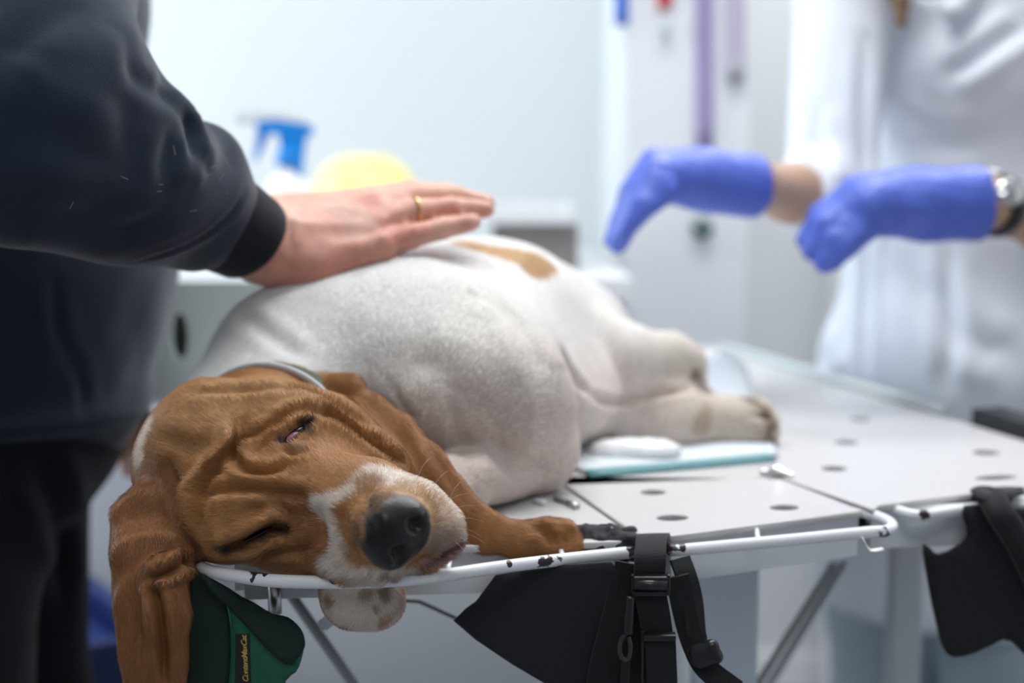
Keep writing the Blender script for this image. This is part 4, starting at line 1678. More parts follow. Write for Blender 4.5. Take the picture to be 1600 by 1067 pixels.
vb.chain([vs_r, ve_r, P(1235, 302, 1.72), P(1180, 290, 1.645)], [.042, .036, .033, .026], k=.02)
vb.chain([vs_l, ve_l, P(1640, 345, 1.64), P(1545, 318, 1.575)], [.042, .038, .036, .028], k=.02)
for e in (-1, 1):
    hp = np.array([VX, VY, 0]) + vr * e * .08
    vb.chain([hp + [0, 0, .90], hp + [0, 0, .48], hp + [0, 0, .09]], [.08, .05, .034], k=.03)
    vb.cone(hp + [0, 0, .05], hp + vf * .12 + [0, 0, .035], .034, .028, k=.02)
# hands inside the gloves
GR = [  # right hand: palm then fingers
    [((1180, 290, 1.645, 36), (1095, 283, 1.615, 40)), ((1095, 283, 1.615, 40), (1040, 280, 1.60, 36)), ((1100, 262, 1.62, 24), (1030, 258, 1.61, 22))],
    [[(1020, 256, 1.60, 21), (986, 300, 1.585, 16), (958, 376, 1.58, 12)], [(1024, 268, 1.585, 21), (994, 318, 1.57, 16), (966, 384, 1.565, 12)],
     [(1030, 288, 1.575, 20), (1000, 325, 1.56, 15), (976, 368, 1.555, 11)], [(1040, 300, 1.572, 17), (1014, 322, 1.558, 13), (996, 344, 1.552, 10)],
     [(1105, 270, 1.64, 22), (1050, 290, 1.66, 17), (1010, 320, 1.66, 13)]],
]
GL = [
    [((1540, 318, 1.575, 40), (1440, 322, 1.565, 48)), ((1440, 320, 1.565, 48), (1360, 324, 1.555, 44)), ((1420, 300, 1.57, 34), (1340, 304, 1.57, 28))],
    [[(1340, 306, 1.575, 26), (1288, 335, 1.57, 19), (1258, 376, 1.565, 13)], [(1338, 322, 1.56, 26), (1290, 352, 1.55, 19), (1268, 392, 1.545, 14)],
     [(1340, 342, 1.548, 25), (1306, 376, 1.538, 18), (1288, 412, 1.535, 13)], [(1350, 356, 1.54, 22), (1322, 384, 1.532, 16), (1304, 410, 1.53, 12)],
     [(1420, 330, 1.60, 26), (1350, 350, 1.61, 19), (1302, 384, 1.605, 14)]],
]
for G in (GR, GL):
    for a, b in G[0]:
        Pc(vb, a, b, k=.015)
    for f in G[1]:
        for a, b in zip(f[:-1], f[1:]):
            Pc(vb, a, b, k=.005)
V, Q, _ = displaced(vb, 'body', .0048, [])
SK = np.tile(lin(196, 160, 134), (len(V), 1)) * (1 + .05 * noise3(V, 50, 12))[:, None]
me = quad_mesh('body', V, Q)
set_color(me, 'skin', np.clip(SK, 0, 1))
M['skin_vet'] = skin_mat('vet_skin')
link('body', me, M['skin_vet'], vet)
for G, cuff in ((GR, ((1176, 291, 1.642, 44), (1120, 286, 1.62, 42))), (GL, ((1530, 317, 1.57, 52), (1460, 320, 1.565, 51)))):
    s = SDF()
    Pc(s, cuff[0], cuff[1], k=.012)
    for a, b in G[0]:
        if a[0] > cuff[0][0]:
            a = tuple(cuff[0])
        Pc(s, (*a[:3], a[3] + 3), (*b[:3], b[3] + 3), k=.015)
    for f in G[1]:
        for a, b in zip(f[:-1], f[1:]):
            Pc(s, (*a[:3], a[3] + 2.5), (*b[:3], b[3] + 2.5), k=.006)
    ce = P(*cuff[0][:3])
    cn = ce - P(*cuff[1][:3])
    s.plane_cut(ce + cn / np.linalg.norm(cn) * .004, cn, k=.003)
    V, Q = s.mesh('glove', .0030)
    V = smooth_verts(V, Q, 2)
    V = V + vnormals(V, Q) * (noise3(V, 110, 31)[:, None] * .0011)
    link('glove', quad_mesh('glove', V, Q), M['glove'], vet)
# watch
wt = P(1556, 321, 1.582)
wx = P(1600, 333, 1.61) - P(1540, 317, 1.575)
wx = wx / np.linalg.norm(wx)
u_ = np.cross(wx, (0, 1, 0))
u_ = u_ / np.linalg.norm(u_)
v_ = np.cross(wx, u_)
wpath = [wt + .0335 * (math.cos(a) * u_ + math.sin(a) * v_) for a in np.linspace(0, 2 * math.pi, 41)]
M['strap'] = plain('dark_watch_band', (.03, .03, .035), .35, metal=.6)
wb = link('wristwatch', strap_mesh('wristwatch', wpath, wx, .020, .003), M['strap'], vet)
fcn = np.array([.10, -.90, .42])
fcn = fcn / np.linalg.norm(fcn)
cc = wt + fcn * .0335
fa = np.cross(fcn, wx)
fa = fa / np.linalg.norm(fa)
tube('watch_case', [cc - fcn * .003, cc + fcn * .004, cc + fcn * .006], [.0155, .0155, .0135], M['chrome'], wb, seg=28)
tube('crown', [cc + wx * .0155, cc + wx * .020], .0025, M['chrome'], wb, seg=10)
for i in range(5):
    a = -0.9 + .25 * i
    lk = wt + .0352 * (fcn * math.cos(a + 1.9) + fa * math.sin(a + 1.9))
    tube('band_link', [lk - wx * .009, lk + wx * .009], .0035, M['chrome'], wb, seg=10)

ct = SDF()
vax = (vr, vf, UP)
ct.ell((VX, VY, 1.25), (.185, .135, .17), vax, k=.05)
ct.ell(np.array([VX, VY, 1.24]) + vf * .05, (.15, .10, .09), vax, k=.04)
ct.ell((VX, VY, 1.05), (.165, .130, .20), vax, k=.05)
ct.ell((VX, VY, .85), (.185, .150, .16), vax, k=.05)
ct.cone((VX, VY, .80), (VX, VY, .52), .165, .185, k=.05, flat=vf, s=1.2)
ct.cone(vs_r, vs_l, .058, .058, k=.05)
ct.chain([vs_r, ve_r], [.062, .056], k=.03)
ct.cone(ve_r, ve_r + (P(1262, 306, 1.755) - ve_r) * 1.0, .054, .050, k=.02)
ct.chain([vs_l, ve_l, ve_l + (P(1640, 345, 1.64) - ve_l) * .45], [.062, .056, .05], k=.03)
# collar and lapels
nk = np.array([VX - .015, VY - .02, 1.385])
ct.ell(nk + vf * .085 + [0, 0, .0], (.035, .06, .06), vax, k=.02, sub=True)
for e in (-1, 1):
    ct.chain([nk + vr * e * .075 - vf * .05 + [0, 0, .035], nk + vr * e * .078 + vf * .03 + [0, 0, .02], nk + vr * e * .045 + vf * .135 - [0, 0, .07]], [.016, .018, .014], k=.012)
ct.plane_cut((0, 0, .50), (0, 0, -1))
CWR = [([(1350, 60), (1348, 200), (1352, 340), (1350, 600)], .008, .008, .005), ([(1270, 170), (1285, 240), (1300, 290)], .010, .006, .005), ([(1265, 230), (1280, 290)], .010, .006, .004),
       ([(1600, 40), (1540, 80), (1480, 120)], .010, .008, .008), ([(1380, 180), (1450, 215), (1540, 220)], .014, .006, .006), ([(1420, 420), (1500, 520), (1580, 560)], .016, .007, .006),
       ([(1480, 380), (1485, 500), (1480, 600)], .010, .006, .004), ([(1300, 420), (1280, 520), (1300, 600)], .014, .007, .007), ([(1330, 430), (1320, 540)], .010, .005, .004)]
V, Q, _ = displaced(ct, 'white_coat', .0056, CWR)
link('white_coat', quad_mesh('white_coat', V, Q), M['coat'], vet)
s = SDF()
for e in (-1, 1):
    hp = np.array([VX, VY, 0]) + vr * e * .085
    s.chain([hp + [0, 0, .85], hp + [0, 0, .48], hp + [0, 0, .07]], [.10, .08, .072], k=.03)
V, Q = s.mesh('trousers', .007)
link('trousers', quad_mesh('trousers', smooth_verts(V, Q, 2), Q), M['scrub'], vet)
for e in (-1, 1):
    hp = np.array([VX, VY, 0]) + vr * e * .085
    s = SDF()
    s.cone(hp - vf * .04 + [0, 0, .045], hp + vf * .13 + [0, 0, .035], .042, .038, k=.02)
    s.plane_cut((0, 0, 0), (0, 0, -1))
    V, Q = s.mesh('shoe', .005)
    link('shoe', quad_mesh('shoe', V, Q), M['white_gloss'], vet)
s = SDF()
hf_ = vf
s.ell(vhc - hf_ * .028 + [0, 0, .035], (.092, .095, .090), vax, k=.02)
s.ell(vhc + hf_ * .095 - np.array([0, 0, .03]), (.085, .07, .085), vax, k=.015, sub=True)
s.chain([vhc - hf_ * .07, vhc - hf_ * .10 - np.array([0, 0, .10]), vhc - hf_ * .09 - np.array([0, 0, .20])], [.06, .045, .03], k=.03)
for e, (x1, y1, Y1) in ((1, (1404, 34, 1.80)), (1, (1412, 40, 1.80)), (-1, (1520, 10, 1.86))):
    st = vhc + vr * e * .075 + hf_ * .02 - np.array([0, 0, .02])
    en = P(x1, y1, Y1)
    s.chain([st, st + vr * e * .012 + hf_ * .03 - np.array([0, 0, .09]), en + np.array([0, .01, .03]), en], [.022, .014, .007, .004], k=.012)
V, Q = s.mesh('hair', .004)
link('hair', quad_mesh('hair', V, Q), M['hair'], vet)

# ================================================================== things around the table
M['web'] = plain('black_webbing', (.006, .007, .009), .85, noise=.2, nscale=80, bump=.2, bscale=700, sheen=.1)
M['nylon'] = plain('black_nylon', (.006, .007, .010), .75, noise=.15, nscale=60, bump=.25, bscale=900, sheen=.1)
M['buckle'] = plain('black_buckle_plastic', (.012, .012, .014), .28)
M['green'] = plain('green_nylon', (.005, .11, .052), .55, noise=.15, nscale=60, bump=.2, bscale=700)
M['green_dark'] = plain('dark_green_lining', (.003, .020, .013), .7, noise=.15, nscale=60, bump=.2, bscale=700)


def sheet_mesh(name, outline, Y, thick=.003, step=.007, bulge=None, depth=None):
    """a fabric panel cut to a pixel outline at distance Y(px,py), with thickness and soft folds"""
    pts = [np.array(p, float) for p in outline]
    xs, ys = [p[0] for p in pts], [p[1] for p in pts]
    bm = bmesh.new()
    vs = [bm.verts.new((p[0], p[1], 0)) for p in pts]
    f = bm.faces.new(vs)
    if f.normal.z < 0:
        f.normal_flip()
    stp = step * F / 1.0
    for ax in (0, 1):
        c0, c1 = (min(xs), max(xs)) if ax == 0 else (min(ys), max(ys))
        c = c0 + stp
        while c < c1:
            no = (1, 0, 0) if ax == 0 else (0, 1, 0)
            co = (c, 0, 0) if ax == 0 else (0, c, 0)
            bmesh.ops.bisect_plane(bm, geom=bm.verts[:] + bm.edges[:] + bm.faces[:], plane_co=co, plane_no=no)
            c += stp
    for v in bm.verts:
        x, y = v.co.x, v.co.y
        q = P(x, y, Y(x, y))
        v.co = q
    bm.normal_update()
    r = bmesh.ops.solidify(bm, geom=bm.faces[:], thickness=thick)
    bmesh.ops.recalc_face_normals(bm, faces=bm.faces[:])
    me = bpy.data.meshes.new(name)
    bm.to_mesh(me)
    bm.free()
    return me


def smooth_outline(pts, n=5):
    c = catmull([np.array([p[0], p[1], 0.0]) for p in pts], n, closed=True)
    return [(p[0], p[1]) for p in c]


# ------------------------------------------------------------------ black harness on the rail joint
hb = PZ(1015, 860, rail_z)
harness = thing('restraint_harness', 'black nylon harness with webbing straps and buckles hanging between two rails', 'harness', (hb[0], hb[1], hb[2] - .12))
link('panel', sheet_mesh('panel', [(775, 898), (860, 884), (955, 876), (972, 900), (958, 960), (940, 1040), (925, 1095), (860, 1070), (800, 1035), (745, 998), (710, 968), (728, 950), (745, 938), (760, 918)],
                         lambda x, y: 1.005 - .00008 * (x - 800) + .004 * math.sin(x * .02 + y * .013), .003), M['nylon'], harness, smooth=True)


def px_path(pts, n=6):
    return catmull([P(*p) for p in pts], n)


SD = np.array([1.0, .12, 0])
def strap(name, pts, width, thick=.0022, side=SD, mat='web', parent=harness, n=6):
    return link(name, strap_mesh(name, px_path(pts, n), side, width, thick), M[mat], parent, smooth=False)


# loop that wraps the rail
strap('loop_strap', [(1034, 900, 1.055), (1032, 872, 1.06), (1028, 848, 1.055), (1022, 836, 1.035), (1018, 842, 1.01), (1016, 865, .990), (1015, 890, .985), (1014, 905, .988)], .0225)
strap('loop_strap', [(1062, 872, 1.01), (1072, 900, 1.005), (1082, 940, 1.005), (1086, 985, 1.0), (1090, 1010, 1.0)], .018, side=np.array([.8, .5, 0]))
strap('webbing_strap', [(1010, 892, .985), (1015, 920, .985), (1024, 970, .985), (1028, 1010, .985), (1030, 1100, .985)], .0225)
w2 = strap('webbing_strap', [(1031, 990, .981), (1033, 1030, .981), (1036, 1100, .981)], .022)
strap('webbing_strap', [(985, 880, .99), (975, 920, .99), (960, 980, .988), (945, 1040, .988), (935, 1110, .988)], .022)
strap('webbing_strap', [(1058, 900, 1.0), (1070, 960, 1.0), (1085, 1010, .995), (1105, 1045, .99), (1150, 1080, .985)], .017, side=np.array([.9, .1, .4]))
strap('webbing_strap', [(990, 900, 1.0), (985, 960, 1.0), (980, 1020, 1.0), (978, 1100, 1.0)], .03)
# crumpled cloth pulled over the joint
s = SDF()
for a, b, r0, r1 in (((935, 838, 1.02), (985, 845, 1.01), 16, 15), ((905, 840, 1.03), (950, 838, 1.03), 16, 18), ((955, 832, 1.02), (975, 868, 1.0), 12, 10), ((935, 850, 1.01), (940, 880, 1.0), 16, 12), ((900, 832, 1.04), (985, 836, 1.03), 14, 14), ((965, 850, 1.01), (985, 866, 1.005), 14, 12), ((915, 840, 1.02), (925, 862, 1.01), 18, 14), ((985, 845, 1.005), (1000, 870, 1.0), 12, 9), ((915, 852, 1.015), (930, 868, 1.01), 14, 12)):
    a, b = (a[0], a[1], a[2] + .020), (b[0], b[1], b[2] + .022)
    s.cone(P(*a), P(*b), r0 * a[2] / F, r1 * b[2] / F, k=.005)
V, Q = s.mesh('crumpled_cloth', .0015)
V = smooth_verts(V, Q, 1)
V = V + vnormals(V, Q) * (noise3(V, 260, 41)[:, None] * .0014)
link('crumpled_cloth', quad_mesh('crumpled_cloth', V, Q), M['nylon'], harness)


def px_box(name, x0, y0, x1, y1, Y, d, mat, parent, bev=.0015):
    a, b = P(x0, y1, Y), P(x1, y0, Y)
    return box(name, (a[0], Y - d / 2, a[2]), (b[0], Y + d / 2, b[2]), M[mat], parent, bevel=bev)


bk = px_box('buckle', 988, 899, 1044, 910, .981, .008, 'buckle', harness)
tube('buckle_bar', [P(990, 914, .978), P(1042, 914, .978)], .0042, M['buckle'], bk, seg=10)
px_box('buckle_frame', 985, 896, 992, 930, .981, .006, 'buckle', bk)
px_box('buckle_frame', 1040, 896, 1047, 930, .981, .006, 'buckle', bk)
px_box('buckle_frame', 988, 922, 1044, 930, .981, .006, 'buckle', bk)
sl = px_box('slider_buckle', 1004, 990, 1056, 1000, .978, .007, 'buckle', harness)
px_box('buckle_frame', 1000, 984, 1007, 1067, .980, .004, 'buckle', sl)
# clip hook hanging on its own cord
tube('hook_barrel', px_path([(985, 932, .975), (983, 955, .974), (981, 990, .974)]), [.0032] * 7 + [.0036] * 6, M['buckle'], harness, seg=12)
hk = [(980, 988, .974), (970, 1000, .974), (968, 1018, .974), (974, 1030, .974), (982, 1028, .974), (985, 1010, .974), (982, 994, .974)]
tube('hook', px_path(hk), .0017, plain('gunmetal', (.06, .06, .065), .3, metal=.5), harness, seg=8)
tube('hook_cord', px_path([(978, 1030, .976), (976, 1060, .978), (974, 1110, .98)]), .0035, M['web'], harness, seg=8)
# side-release knob on the outer strap
s = SDF()
s.cone(P(1086, 1018, .988), P(1112, 1010, .984), .0055, .0050, k=.003)
s.cone(P(1094, 1034, .986), P(1118, 1026, .982), .0050, .0050, k=.003)
s.cone(P(1112, 1010, .984), P(1120, 1026, .983), .0040, .0040, k=.003)
s.cone(P(1090, 1026, .988), P(1104, 1022, .985), .0060, .0060, k=.003)
V, Q = s.mesh('side_release', .0012)
link('side_release', quad_mesh('side_release', V, Q), M['buckle'], harness)
tube('piping', px_path([(955, 824, 1.035), (972, 836, 1.03), (990, 848, 1.025)]), .0008, plain('grey_piping', (.4, .4, .4), .5), harness, seg=6)

# ------------------------------------------------------------------ black cloth on the far rail
hb = PZ(1560, 790, rail_z)
cl = thing('cloth_cover', 'black padded cover draped over the rail at the right end of the table', 'cloth', (hb[0], hb[1], hb[2] - .14))
link('hanging_panel', sheet_mesh('hanging_panel', smooth_outline([(1508, 792), (1512, 840), (1470, 868), (1446, 852), (1452, 905), (1466, 975), (1480, 1022), (1512, 1024), (1550, 1008), (1580, 1002), (1660, 1060), (1900, 1060), (1900, 780), (1700, 790), (1600, 796)], 3),
                                 lambda x, y: 1.128 - .00002 * (x - 1500) + .005 * math.sin(x * .022) , .006, step=.012), M['nylon'], cl)
ov = [(1528, 768, 1.165), (1545, 772, 1.135), (1562, 800, 1.115), (1582, 830, 1.112), (1605, 870, 1.110), (1640, 950, 1.110), (1690, 1060, 1.11)]
link('folded_edge', strap_mesh('folded_edge', px_path(ov), np.array([1, .25, .25]), [.012] * 6 + [.022] * 31, .007), M['web'], cl)
link('top_fold', strap_mesh('top_fold', catmull([P(1545, 790, 1.12), P(1552, 774, 1.13), P(1560, 769, 1.15), P(1570, 766, 1.18)], 6), np.array([1, .2, 0]), .030, .005), M['nylon'], cl)

# ------------------------------------------------------------------ green muzzle pouch hanging from the head rail
hb = PZ(380, 900, rail_z)
gp = thing('nylon_muzzle', 'green nylon muzzle with a black woven label hanging below the head rail', 'muzzle', (hb[0], hb[1], hb[2] - .12))
YG = lambda x, y: .975 + .00006 * (x - 380) + .003 * math.sin((x + y) * .03)
link('side_panel', sheet_mesh('side_panel', [(300, 880), (318, 900), (350, 920), (361, 960), (363, 1010), (362, 1110), (286, 1110), (287, 1000), (292, 930)], lambda x, y: YG(x, y) + .004, .0025), M['green_dark'], gp)
link('upper_flap', sheet_mesh('upper_flap', smooth_outline([(312, 896), (350, 914), (378, 932), (395, 940), (425, 958), (450, 964), (470, 982), (476, 1002), (470, 1018), (448, 1036), (415, 1010), (385, 975), (356, 945), (330, 925)], 3), lambda x, y: YG(x, y) - .003, .0025), M['green_dark'], gp)
link('front_panel', sheet_mesh('front_panel', smooth_outline([(355, 935), (372, 955), (400, 985), (430, 1018), (452, 1036), (466, 1016), (474, 1008), (470, 1030), (462, 1048), (446, 1062), (440, 1110), (362, 1110), (362, 1020), (360, 970)], 2), YG, .0025), M['green'], gp)
tube('seam_piping', px_path([(354, 938, .974), (361, 975, .974), (364, 1020, .974), (363, 1110, .974)]), .0009, plain('green_piping', (.03, .13, .085), .5), gp, seg=8)
lb = link('label', sheet_mesh('label', [(368, 990), (391, 990), (393, 1110), (366, 1110)], lambda x, y: YG(x, y) - .0022, .0008), plain('black_label', (.006, .006, .009), .6, bump=.3, bscale=900), gp, smooth=False)
fc = bpy.data.curves.new('label_text', 'FONT')
fc.body = 'ContentMaxCat.'
fc.size = .0125
fc.shear = .35
fc.extrude = .0002
fc.offset = .00012
fc.space_character = .92
fo = bpy.data.objects.new('label_text', fc)
COL.objects.link(fo)
dgp = bpy.context.evaluated_depsgraph_get()
tme = bpy.data.meshes.new_from_object(fo.evaluated_get(dgp))
bpy.data.objects.remove(fo)
xs = [v.co.x for v in tme.vertices]
L = max(xs) - min(xs)
start, end = P(388, 1066, .9705), P(385, 993, .9705)
tv = end - start
sc_ = np.linalg.norm(tv) / L
ydir = P(370, 1030, .9705) - P(388, 1030, .9705)
ydir = ydir / np.linalg.norm(ydir)
tdir = tv / np.linalg.norm(tv)
zdir = np.cross(tdir, ydir)
mt = Matrix(((tdir[0], ydir[0], zdir[0], start[0]), (tdir[1], ydir[1], zdir[1], start[1]), (tdir[2], ydir[2], zdir[2], start[2]), (0, 0, 0, 1))) @ Matrix.Diagonal((sc_, sc_, 1, 1))
tme.transform(mt)
for v in tme.vertices:          # lay the lettering on the label's own surface
    x_, y_ = to_px(np.array(v.co))
    v.co = P(x_, y_, YG(x_, y_) - .0030)
link('label_text', tme, plain('yellow_thread', (.62, .42, .08), .6), lb, smooth=False)


# ------------------------------------------------------------------ absorbent pads
M['pad'] = plain('white_pad_fleece', (.66, .71, .75), .8, bump=.3, bscale=120)
M['teal'] = plain('teal_pad_backing', (.10, .27, .29), .6)


def pad_mesh(name, corners, fn, nx=40, ny=40, t=.004):
    a, b, c, d = [np.array([*p, 0.0]) for p in corners]
    vs = []
    for j in range(ny + 1):
        for i in range(nx + 1):
            u, v = i / nx, j / ny
            q = (a * (1 - u) + b * u) * (1 - v) + (d * (1 - u) + c * u) * v
            q[2] = TZ + .0015 + fn(u, v, q)
            vs.append(q)
    n = len(vs)
    fs = [(j * (nx + 1) + i, j * (nx + 1) + i + 1, (j + 1) * (nx + 1) + i + 1, (j + 1) * (nx + 1) + i) for j in range(ny) for i in range(nx)]
    me = bpy.data.meshes.new(name)
    bm = bmesh.new()
    bv = [bm.verts.new(v) for v in vs]
    for f in fs:
        bm.faces.new([bv[i] for i in f])
    bm.normal_update()
    bmesh.ops.solidify(bm, geom=bm.faces[:], thickness=t)
    bmesh.ops.recalc_face_normals(bm, faces=bm.faces[:])
    bm.to_mesh(me)
    bm.free()
    return me


def pfn(u, v, q):
    h = .003 + .002 * math.sin(9 * u + 3 * v) + .002 * math.sin(13 * v)
    # rucked up behind the hind legs
    h += .052 * math.exp(-(((q[0] - .25) / .045) ** 2 + ((q[1] - 1.66) / .10) ** 2))
    return h


pc = [xy(918, 745), xy(1216, 718), off(xy(1216, 718), .17, .46), off(xy(918, 745), -.10, .45)]
pad = tag(link('absorbent_pad', pad_mesh('absorbent_pad', pc, pfn, t=.003), M['pad']), 'white absorbent pad with teal edge spread under the hind legs', 'pad')
e0 = [np.array([*xy(918 + (1206 - 918) * t, 747 - 26 * t), TZ + .0035]) for t in np.linspace(0, 1, 14)]
link('teal_edge', strap_mesh('teal_edge', np.array(e0), E2 * .9 + UP * .3, .012, .003), M['teal'], pad)
s = SDF()
s.ell(PZ(1000, 724, TZ) + np.array([0, .012, .010]), (.040, .02, .011), k=.004)
s.ell(PZ(955, 726, TZ) + np.array([0, .010, .010]), (.020, .016, .010), k=.01)
V, Q = s.mesh('gauze_wad', .0025)
V = V + vnormals(V, Q) * (noise3(V, 150, 51)[:, None] * .0015)
tag(link('gauze_wad', quad_mesh('gauze_wad', V, Q), plain('gauze', (.86, .87, .88), .9, bump=.4, bscale=300)), 'folded white gauze wad between the dog\'s belly and hind leg', 'gauze')
# sheet under the dog's neck, hanging over the left side of the table
def pfn2(u, v, q):
    h = .003 + .002 * math.sin(8 * v + 4 * u)
    edge = max(0, .10 - u) / .10
    return h - .035 * edge ** 1.6 + .010 * math.exp(-((u - .12) / .06) ** 2)


A_ = off(A0, -.035, .10)
pc2 = [A_, off(A_, .20, 0), off(A_, .20, .46), off(A_, 0, .46)]
tag(link('cotton_sheet', pad_mesh('cotton_sheet', pc2, pfn2, t=.003), plain('white_sheet', (.62, .66, .68), .85, bump=.3, bscale=200)), 'pale cotton sheet under the dog\'s neck, slipping over the left table edge', 'sheet')

# ------------------------------------------------------------------ grey board with hand slot behind the dog
gb0, gb1 = P(236, 640, 1.62), P(400, 420, 1.62)
bo = thing('carrier_board', 'pale grey plastic carrier side with a dark oval slot behind the dog', 'board', (gb0[0], 1.62, TZ))
oc = P(282, 525, 1.62)
rx_, rz_ = 14 * 1.62 / F, 38 * 1.62 / F
ol = []
for (cx_, cz_, a0) in ((gb1[0] + .07, gb1[2] - .03, 0), (gb0[0] + .0, gb1[2] - .03, 90), (gb0[0] + .0, TZ + .02, 180), (gb1[0] + .07, TZ + .02, 270)):
    for k in range(7):
        a = math.radians(a0 + 15 * k)
        ol.append((cx_ + .015 * math.cos(a), cz_ + .015 * math.sin(a)))
bme = plate_mesh('board', ol, [(oc[0], oc[2], rx_, rz_, 0)], -.004, .004)
bme.transform(Matrix.Rotation(math.pi / 2, 4, 'X'))
bme.transform(Matrix.Translation((0, 1.62, 0)))
link('board', bme, plain('grey_green_plastic', (.55, .61, .61), .45), bo, smooth=False)
box('inner_wall', (gb0[0] - .01, 1.645, TZ + .006), (gb1[0] + .08, 1.75, gb1[2] - .03), plain('carrier_inside', (.03, .03, .032), .7), bo, bevel=.01)

# ------------------------------------------------------------------ background furniture along the back wall
cnt = thing('base_cabinet', 'long white base cabinet along the back wall under the counter', 'cabinet', (-.55, 2.5, 0))
box('body', (-1.6, 2.22, .08), (.16, RY1 - .001, .92), M['white'], cnt)
for i in range(3):
    x0 = -1.59 + i * .585
    d_ = box('door', (x0, 2.2, .10), (x0 + .575, 2.219, .90), M['white'], cnt, bevel=.002)
    tube('handle', [(x0 + .50, 2.185, .70), (x0 + .50, 2.175, .72), (x0 + .50, 2.175, .80), (x0 + .50, 2.185, .82)], .005, M['steel'], d_, seg=8)
box('plinth', (-1.6, 2.26, 0), (.16, RY1 - .02, .08), M['grey'], cnt)
wtop = tag(box('worktop', (-1.62, 2.12, .92), (.18, RY1 - .001, .955), plain('worktop_laminate', (.66, .67, .68), .35), bevel=.003), 'pale laminate worktop carrying the spray bottle and the yellow basin', 'worktop')
WT = .955
# spray bottle
by = 2.26
bx_ = P(436, 230, by)[0]
sb = thing('spray_bottle', 'white spray bottle with a blue trigger standing behind the wrist', 'bottle', (bx_, by, WT))
M['bottle'] = plain('bottle_plastic', (.86, .80, .74), .35, trans=.0)
M['blue_pl'] = plain('blue_plastic', (.015, .28, .80), .35)
bt = lathe_mesh('bottle_body', [(.0, .001), (.036, .001), (.040, .006), (.040, .11), (.036, .13), (.022, .150), (.014, .160), (.014, .17)], 28, (bx_ + .012, by, WT))
link('bottle_body', bt, M['bottle'], sb)
link('bottle_label', lathe_mesh('bottle_label', [(.0404, .02), (.0406, .021), (.0406, .10), (.0404, .101)], 28, (bx_ + .012, by, WT)), plain('peach_label', (.85, .55, .35), .5), sb)
nx_, nzp = bx_ + .012, WT
link('neck_collar', lathe_mesh('neck_collar', [(.0, .165), (.017, .165), (.017, .186), (.014, .190), (.0, .19)], 24, (nx_, by, WT)), M['blue_pl'], sb)


def prism(name, pts, Y, d, mat, parent):
    bm = bmesh.new()
    f0 = [bm.verts.new((p[0], Y - d / 2, p[1])) for p in pts]
    f1 = [bm.verts.new((p[0], Y + d / 2, p[1])) for p in pts]
    bm.faces.new(f0)
    bm.faces.new(f1[::-1])
    n = len(pts)
    for i in range(n):
        j = (i + 1) % n
        bm.faces.new((f0[j], f0[i], f1[i], f1[j]))
    bmesh.ops.recalc_face_normals(bm, faces=bm.faces[:])
    bmesh.ops.bevel(bm, geom=[e for e in bm.edges], offset=.002, segments=2, affect='EDGES')
    return bm_obj(name, bm, mat, parent, smooth=False)


def pz2(px, py):
    q = P(px, py, by)
    return (q[0], q[2])


prism('trigger_stem', [pz2(*p) for p in ((436, 205), (480, 205), (476, 240), (472, 280), (444, 280), (440, 245))], by, .024, M['blue_pl'], sb)
prism('spray_head', [pz2(*p) for p in ((400, 190), (430, 184), (488, 196), (492, 208), (480, 214), (404, 208))], by, .030, M['blue_pl'], sb)
prism('trigger', [pz2(*p) for p in ((404, 206), (422, 206), (414, 225), (402, 250), (396, 256), (400, 228))], by, .014, M['blue_pl'], sb)
prism('head_cover', [pz2(*p) for p in ((376, 178), (396, 172), (440, 174), (480, 184), (486, 196), (440, 190), (398, 192), (378, 190))], by, .030, M['white_gloss'], sb)
prism('nozzle', [pz2(*p) for p in ((372, 176), (388, 176), (388, 194), (372, 192))], by, .022, plain('nozzle_grey', (.45, .55, .65), .4), sb)
# yellow basin upside down
yx = P(570, 270, 2.47)[0]
bs = thing('plastic_basin', 'yellow plastic basin turned upside down behind the resting hand', 'basin', (yx, 2.47, WT))
link('bowl', lathe_mesh('bowl', [(.118, .0), (.115, .004), (.108, .06), (.092, .13), (.070, .165), (.045, .180), (.02, .184), (.0, .184)], 36, (yx, 2.47, WT)), plain('yellow_plastic', (.92, .82, .30), .35), bs)
link('rim', lathe_mesh('rim', [(.118, .0), (.128, .001), (.128, .008), (.118, .010)], 36, (yx, 2.47, WT)), plain('yellow_plastic_rim', (.86, .72, .16), .35), bs)
# white instrument tray on a grey box
q0, q1 = P(752, 346, 2.34), P(892, 318, 2.34)
gx = tag(box('storage_box', (P(770, 390, 2.34)[0], 2.26, WT), (P(900, 390, 2.34)[0], 2.44, q0[2]), plain('taupe_box', (.22, .20, .19), .6), bevel=.004), 'grey-brown storage box under the white tray', 'box')
ty = thing('instrument_tray', 'flat white tray on the grey-brown box by the fingertips', 'tray', (q0[0], 2.36, q0[2]))
box('tray_base', (q0[0], 2.24, q0[2] + .0005), (q1[0], 2.46, q0[2] + .010), M['white_gloss'], ty, bevel=.003)
for lo, hi in (((q0[0], 2.24), (q1[0], 2.25)), ((q0[0], 2.45), (q1[0], 2.46)), ((q0[0], 2.25), (q0[0] + .01, 2.45)), ((q1[0] - .01, 2.25), (q1[0], 2.45))):
    box('tray_rim', (lo[0], lo[1], q0[2] + .010), (hi[0], hi[1], q0[2] + .028), M['white_gloss'], ty)
